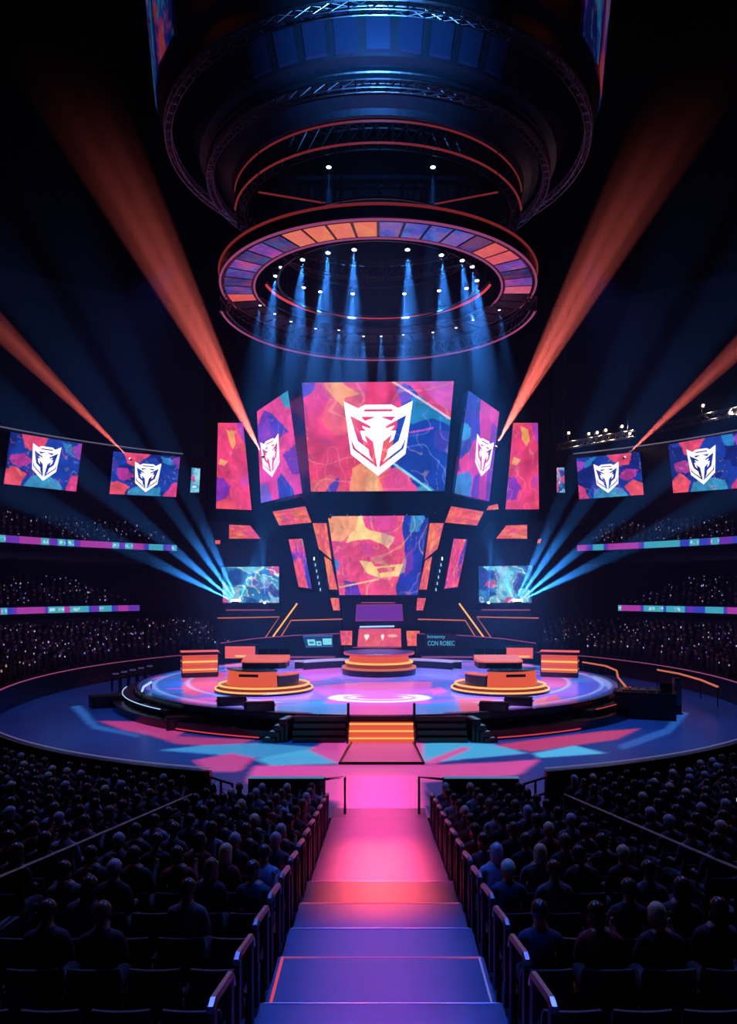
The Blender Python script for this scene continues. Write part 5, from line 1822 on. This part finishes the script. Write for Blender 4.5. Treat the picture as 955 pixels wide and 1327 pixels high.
# unseen lamps added: rim light on the crowd, washes on aisle, stands and drum
HB = (96, 124, 255)
spot('added_wash', (-9, 21.5, 24), (-8, 12, 1), 9000, HB, 66, .7, 0.3)
spot('added_wash', (9, 21.5, 24), (8, 12, 1), 9000, HB, 66, .7, 0.3)
for s in (-1, 1):
    spot('added_wash', (s * 9, 34, 20), (s * 26, 50, 4), 2600, (130, 110, 255), 60, .9, 0.3)
spot('added_drum_wash', (0, 21.5, 21), (0, 31, 27.5), 12000, (66, 140, 225), 50, .9, 0.0)  # unseen spot added to brighten the drum in blue

for s in (-1, 1):
    spot('added_wash', (s * 13, 16, 8), (s * 5, 8, 2), 140, (255, 84, 60), 60, .9, .2)  # unseen warm spots added for red highlights at the sides


def area(name, loc, sx, sy, energy, rgb, spread):
    d = bpy.data.lights.new(name, 'AREA')
    d.shape = 'RECTANGLE'; d.size = sx; d.size_y = sy
    d.energy = energy; d.color = tuple(lin(rgb)); d.spread = D2R(spread)
    o = bpy.data.objects.new(name, d); COL.objects.link(o)
    o.location = loc
    return o
ac = (AL + AR) / 2
area('added_aisle_light', (ac, 17.6, 24), 1.6, 10.6, 800, (255, 70, 150), 3)  # these overhead panels, out of view, are added to colour the aisle
area('added_aisle_light', (ac, 8.2, 21), .45, 7.0, 55, (255, 40, 110), 6)
area('added_aisle_light', (ac, 13.2, 22), 0.8, 5.0, 480, (255, 80, 70), 5)
area('added_aisle_light', (ac, 6.8, 20), 2.1, 7.5, 300, (10, 84, 230), 7)

# ------------------------------------------------------------------ haze
def haze_material(name, base, clumps):
    """Smoke that thins out with height and has denser clumps added round the lamps to strengthen their beams."""
    m = bpy.data.materials.new(name)
    m.use_nodes = True
    nt = m.node_tree
    nt.nodes.clear()
    N = nt.nodes.new; L = nt.links.new
    out = N('ShaderNodeOutputMaterial')
    v = N('ShaderNodeVolumeScatter')
    v.inputs['Color'].default_value = (.42, .60, 1, 1)
    L(v.outputs['Volume'], out.inputs['Volume'])
    geo = N('ShaderNodeNewGeometry')
    sep = N('ShaderNodeSeparateXYZ')
    L(geo.outputs['Position'], sep.inputs[0])
    mr = N('ShaderNodeMapRange')
    mr.interpolation_type = 'SMOOTHSTEP'
    mr.inputs['From Min'].default_value = 12.0
    mr.inputs['From Max'].default_value = 31.0
    mr.inputs['To Min'].default_value = base
    mr.inputs['To Max'].default_value = 0.0
    L(sep.outputs['Z'], mr.inputs['Value'])
    acc = mr.outputs['Result']
    for c, r, k in clumps:
        d = N('ShaderNodeVectorMath'); d.operation = 'DISTANCE'
        d.inputs[1].default_value = c
        L(geo.outputs['Position'], d.inputs[0])
        q = N('ShaderNodeMapRange'); q.interpolation_type = 'SMOOTHSTEP'
        q.inputs['From Min'].default_value = 0.0
        q.inputs['From Max'].default_value = r
        q.inputs['To Min'].default_value = k
        q.inputs['To Max'].default_value = 0.0
        L(d.outputs['Value'], q.inputs['Value'])
        ad = N('ShaderNodeMath'); ad.operation = 'ADD'
        L(acc, ad.inputs[0]); L(q.outputs['Result'], ad.inputs[1])
        acc = ad.outputs[0]
    L(acc, v.inputs['Density'])
    return m
clumps = [(tuple(pix(298, 770, 55.5)), 6.5, .05), (tuple(pix(680, 770, 55.5)), 6.5, .05), ((0, 39.5, E + 14.6), 8.0, .026)]
hz = MB().box((0, 45.25, 16.5), (60, 43.5, 31)).build('haze', haze_material('haze', .0027, clumps))
tag(hz, 'thin smoky haze filling the air over the stage', 'haze', None, 'stuff')

w = bpy.data.worlds.new('world')
S.world = w
w.use_nodes = True
w.node_tree.nodes['Background'].inputs['Color'].default_value = (0.002, 0.003, 0.010, 1)
w.node_tree.nodes['Background'].inputs['Strength'].default_value = 0.3

# ================================================================== RAILS NEAR THE AISLE
for s, side, x in ((-1, 'left', AL - .02), (1, 'right', AR + .02)):
    for k in range(1, NROW - 1):
        y = row_y(k) - .5
        z = max(line_z(y) - .1, 0)
        if not in_frame(Vector((x, y, z + .7)), 60): continue
        r = empty('aisle_handrail', (x, y, z), 'short metal handrail on the %s aisle edge at %s step from the floor' % (side, ORD[k]), 'handrail', 'handrails along the aisle steps', local=True)
        MB().tube([(0, .30, 0), (0, .30, .80)], .03, 6).build('post', M['black_metal'], r)
        MB().tube([(0, -.32, .155), (0, -.32, .93)], .03, 6).build('post', M['black_metal'], r)
        MB().tube([(0, .36, .72), (0, .30, .82), (0, -.32, .95), (0, -.40, .93)], .035, 6).build('grip', M['steel'], r)
# front barriers with cyan cap, rails at their inner ends, gates beside them
for s, side, x0, x1 in ((-1, 'left', 322, 420), (1, 'right', 575, 672)):
    a, b = pix(x0, 1009, 18.75), pix(x1, 1009, 18.75)
    r = empty('front_barrier', ((a.x + b.x) / 2, 18.75, -.42), 'black barrier with cyan lit cap before the %s seat block' % side, 'barrier')
    MB().box(((a.x + b.x) / 2, 18.75, .26), (b.x - a.x, .12, 1.36)).build('panel', M['gloss_black'], r)
    MB().box(((a.x + b.x) / 2, 18.75, .955), (b.x - a.x, .14, .03)).build('cap', M['tread_blue'], r)
    for px in (x0 + 4, x1 - 4):
        p = pix(px, 1009, 18.75)
        MB().box((p.x, 18.66, .45), (.08, .1, .9)).build('post', M['black_metal'], r)
    q = empty('corner_rail', (pix(447 if s < 0 else 543, 1013, 18.75).x, 18.75, 0), 'black bent pipe rail at the %s front corner of the aisle' % side, 'railing')
    e = pix(447 if s < 0 else 543, 1012, 18.9)
    i0 = pix(x1 if s < 0 else x0, 1010, 18.75)
    MB().tube([i0, Vector((e.x, 18.9, .93)), Vector((e.x, 18.9, .0))], .035, 6).build('pipe', M['black_metal'], q)
    MB().tube([Vector((i0.x, i0.y - .02, 0)), Vector((i0.x, i0.y - .02, .96))], .035, 6).build('post', M['black_metal'], q)
    g = lambda x: x if s < 0 else 980 - x
    A_, B_ = at_z(g(272), 1001, 1.0), at_z(g(301), 1000, .95)
    A_.y = B_.y = 18.6
    A_.x = (g(272) - CX) / F * 18.6; B_.x = (g(301) - CX) / F * 18.0; B_.y = 18.0
    r = empty('gate_rail', (A_.x, A_.y, 0), 'black pipe gate rail at the outer %s aisle mouth' % side, 'railing')
    for z_ in (1.0, .62):
        MB().tube([Vector((A_.x, A_.y, z_)), Vector((B_.x, B_.y, z_ - .02))], .03, 6).build('bar', M['black_metal'], r)
    for p in (A_, (A_ + B_) / 2, B_):
        MB().tube([Vector((p.x, p.y, 0)), Vector((p.x, p.y, 1.0))], .03, 6).build('post', M['black_metal'], r)
    # long stair rail between straight and curved blocks
    r = empty('stair_rail', (s * 4.45, 15, .4), 'long pale sloping rail between the straight and curved %s blocks' % side, 'railing')
    P = [Vector((s * (4.25 + .05 * i), 17.6 - 1.1 * i, line_z(17.6 - 1.1 * i) + .72)) for i in range(0, 11)]
    MB().tube(P, .022, 6).build('grip', M['steel'], r)
    for p in P[::2]:
        MB().tube([p, p - Vector((0, 0, 1.2))], .025, 5).build('post', M['black_metal'], r)
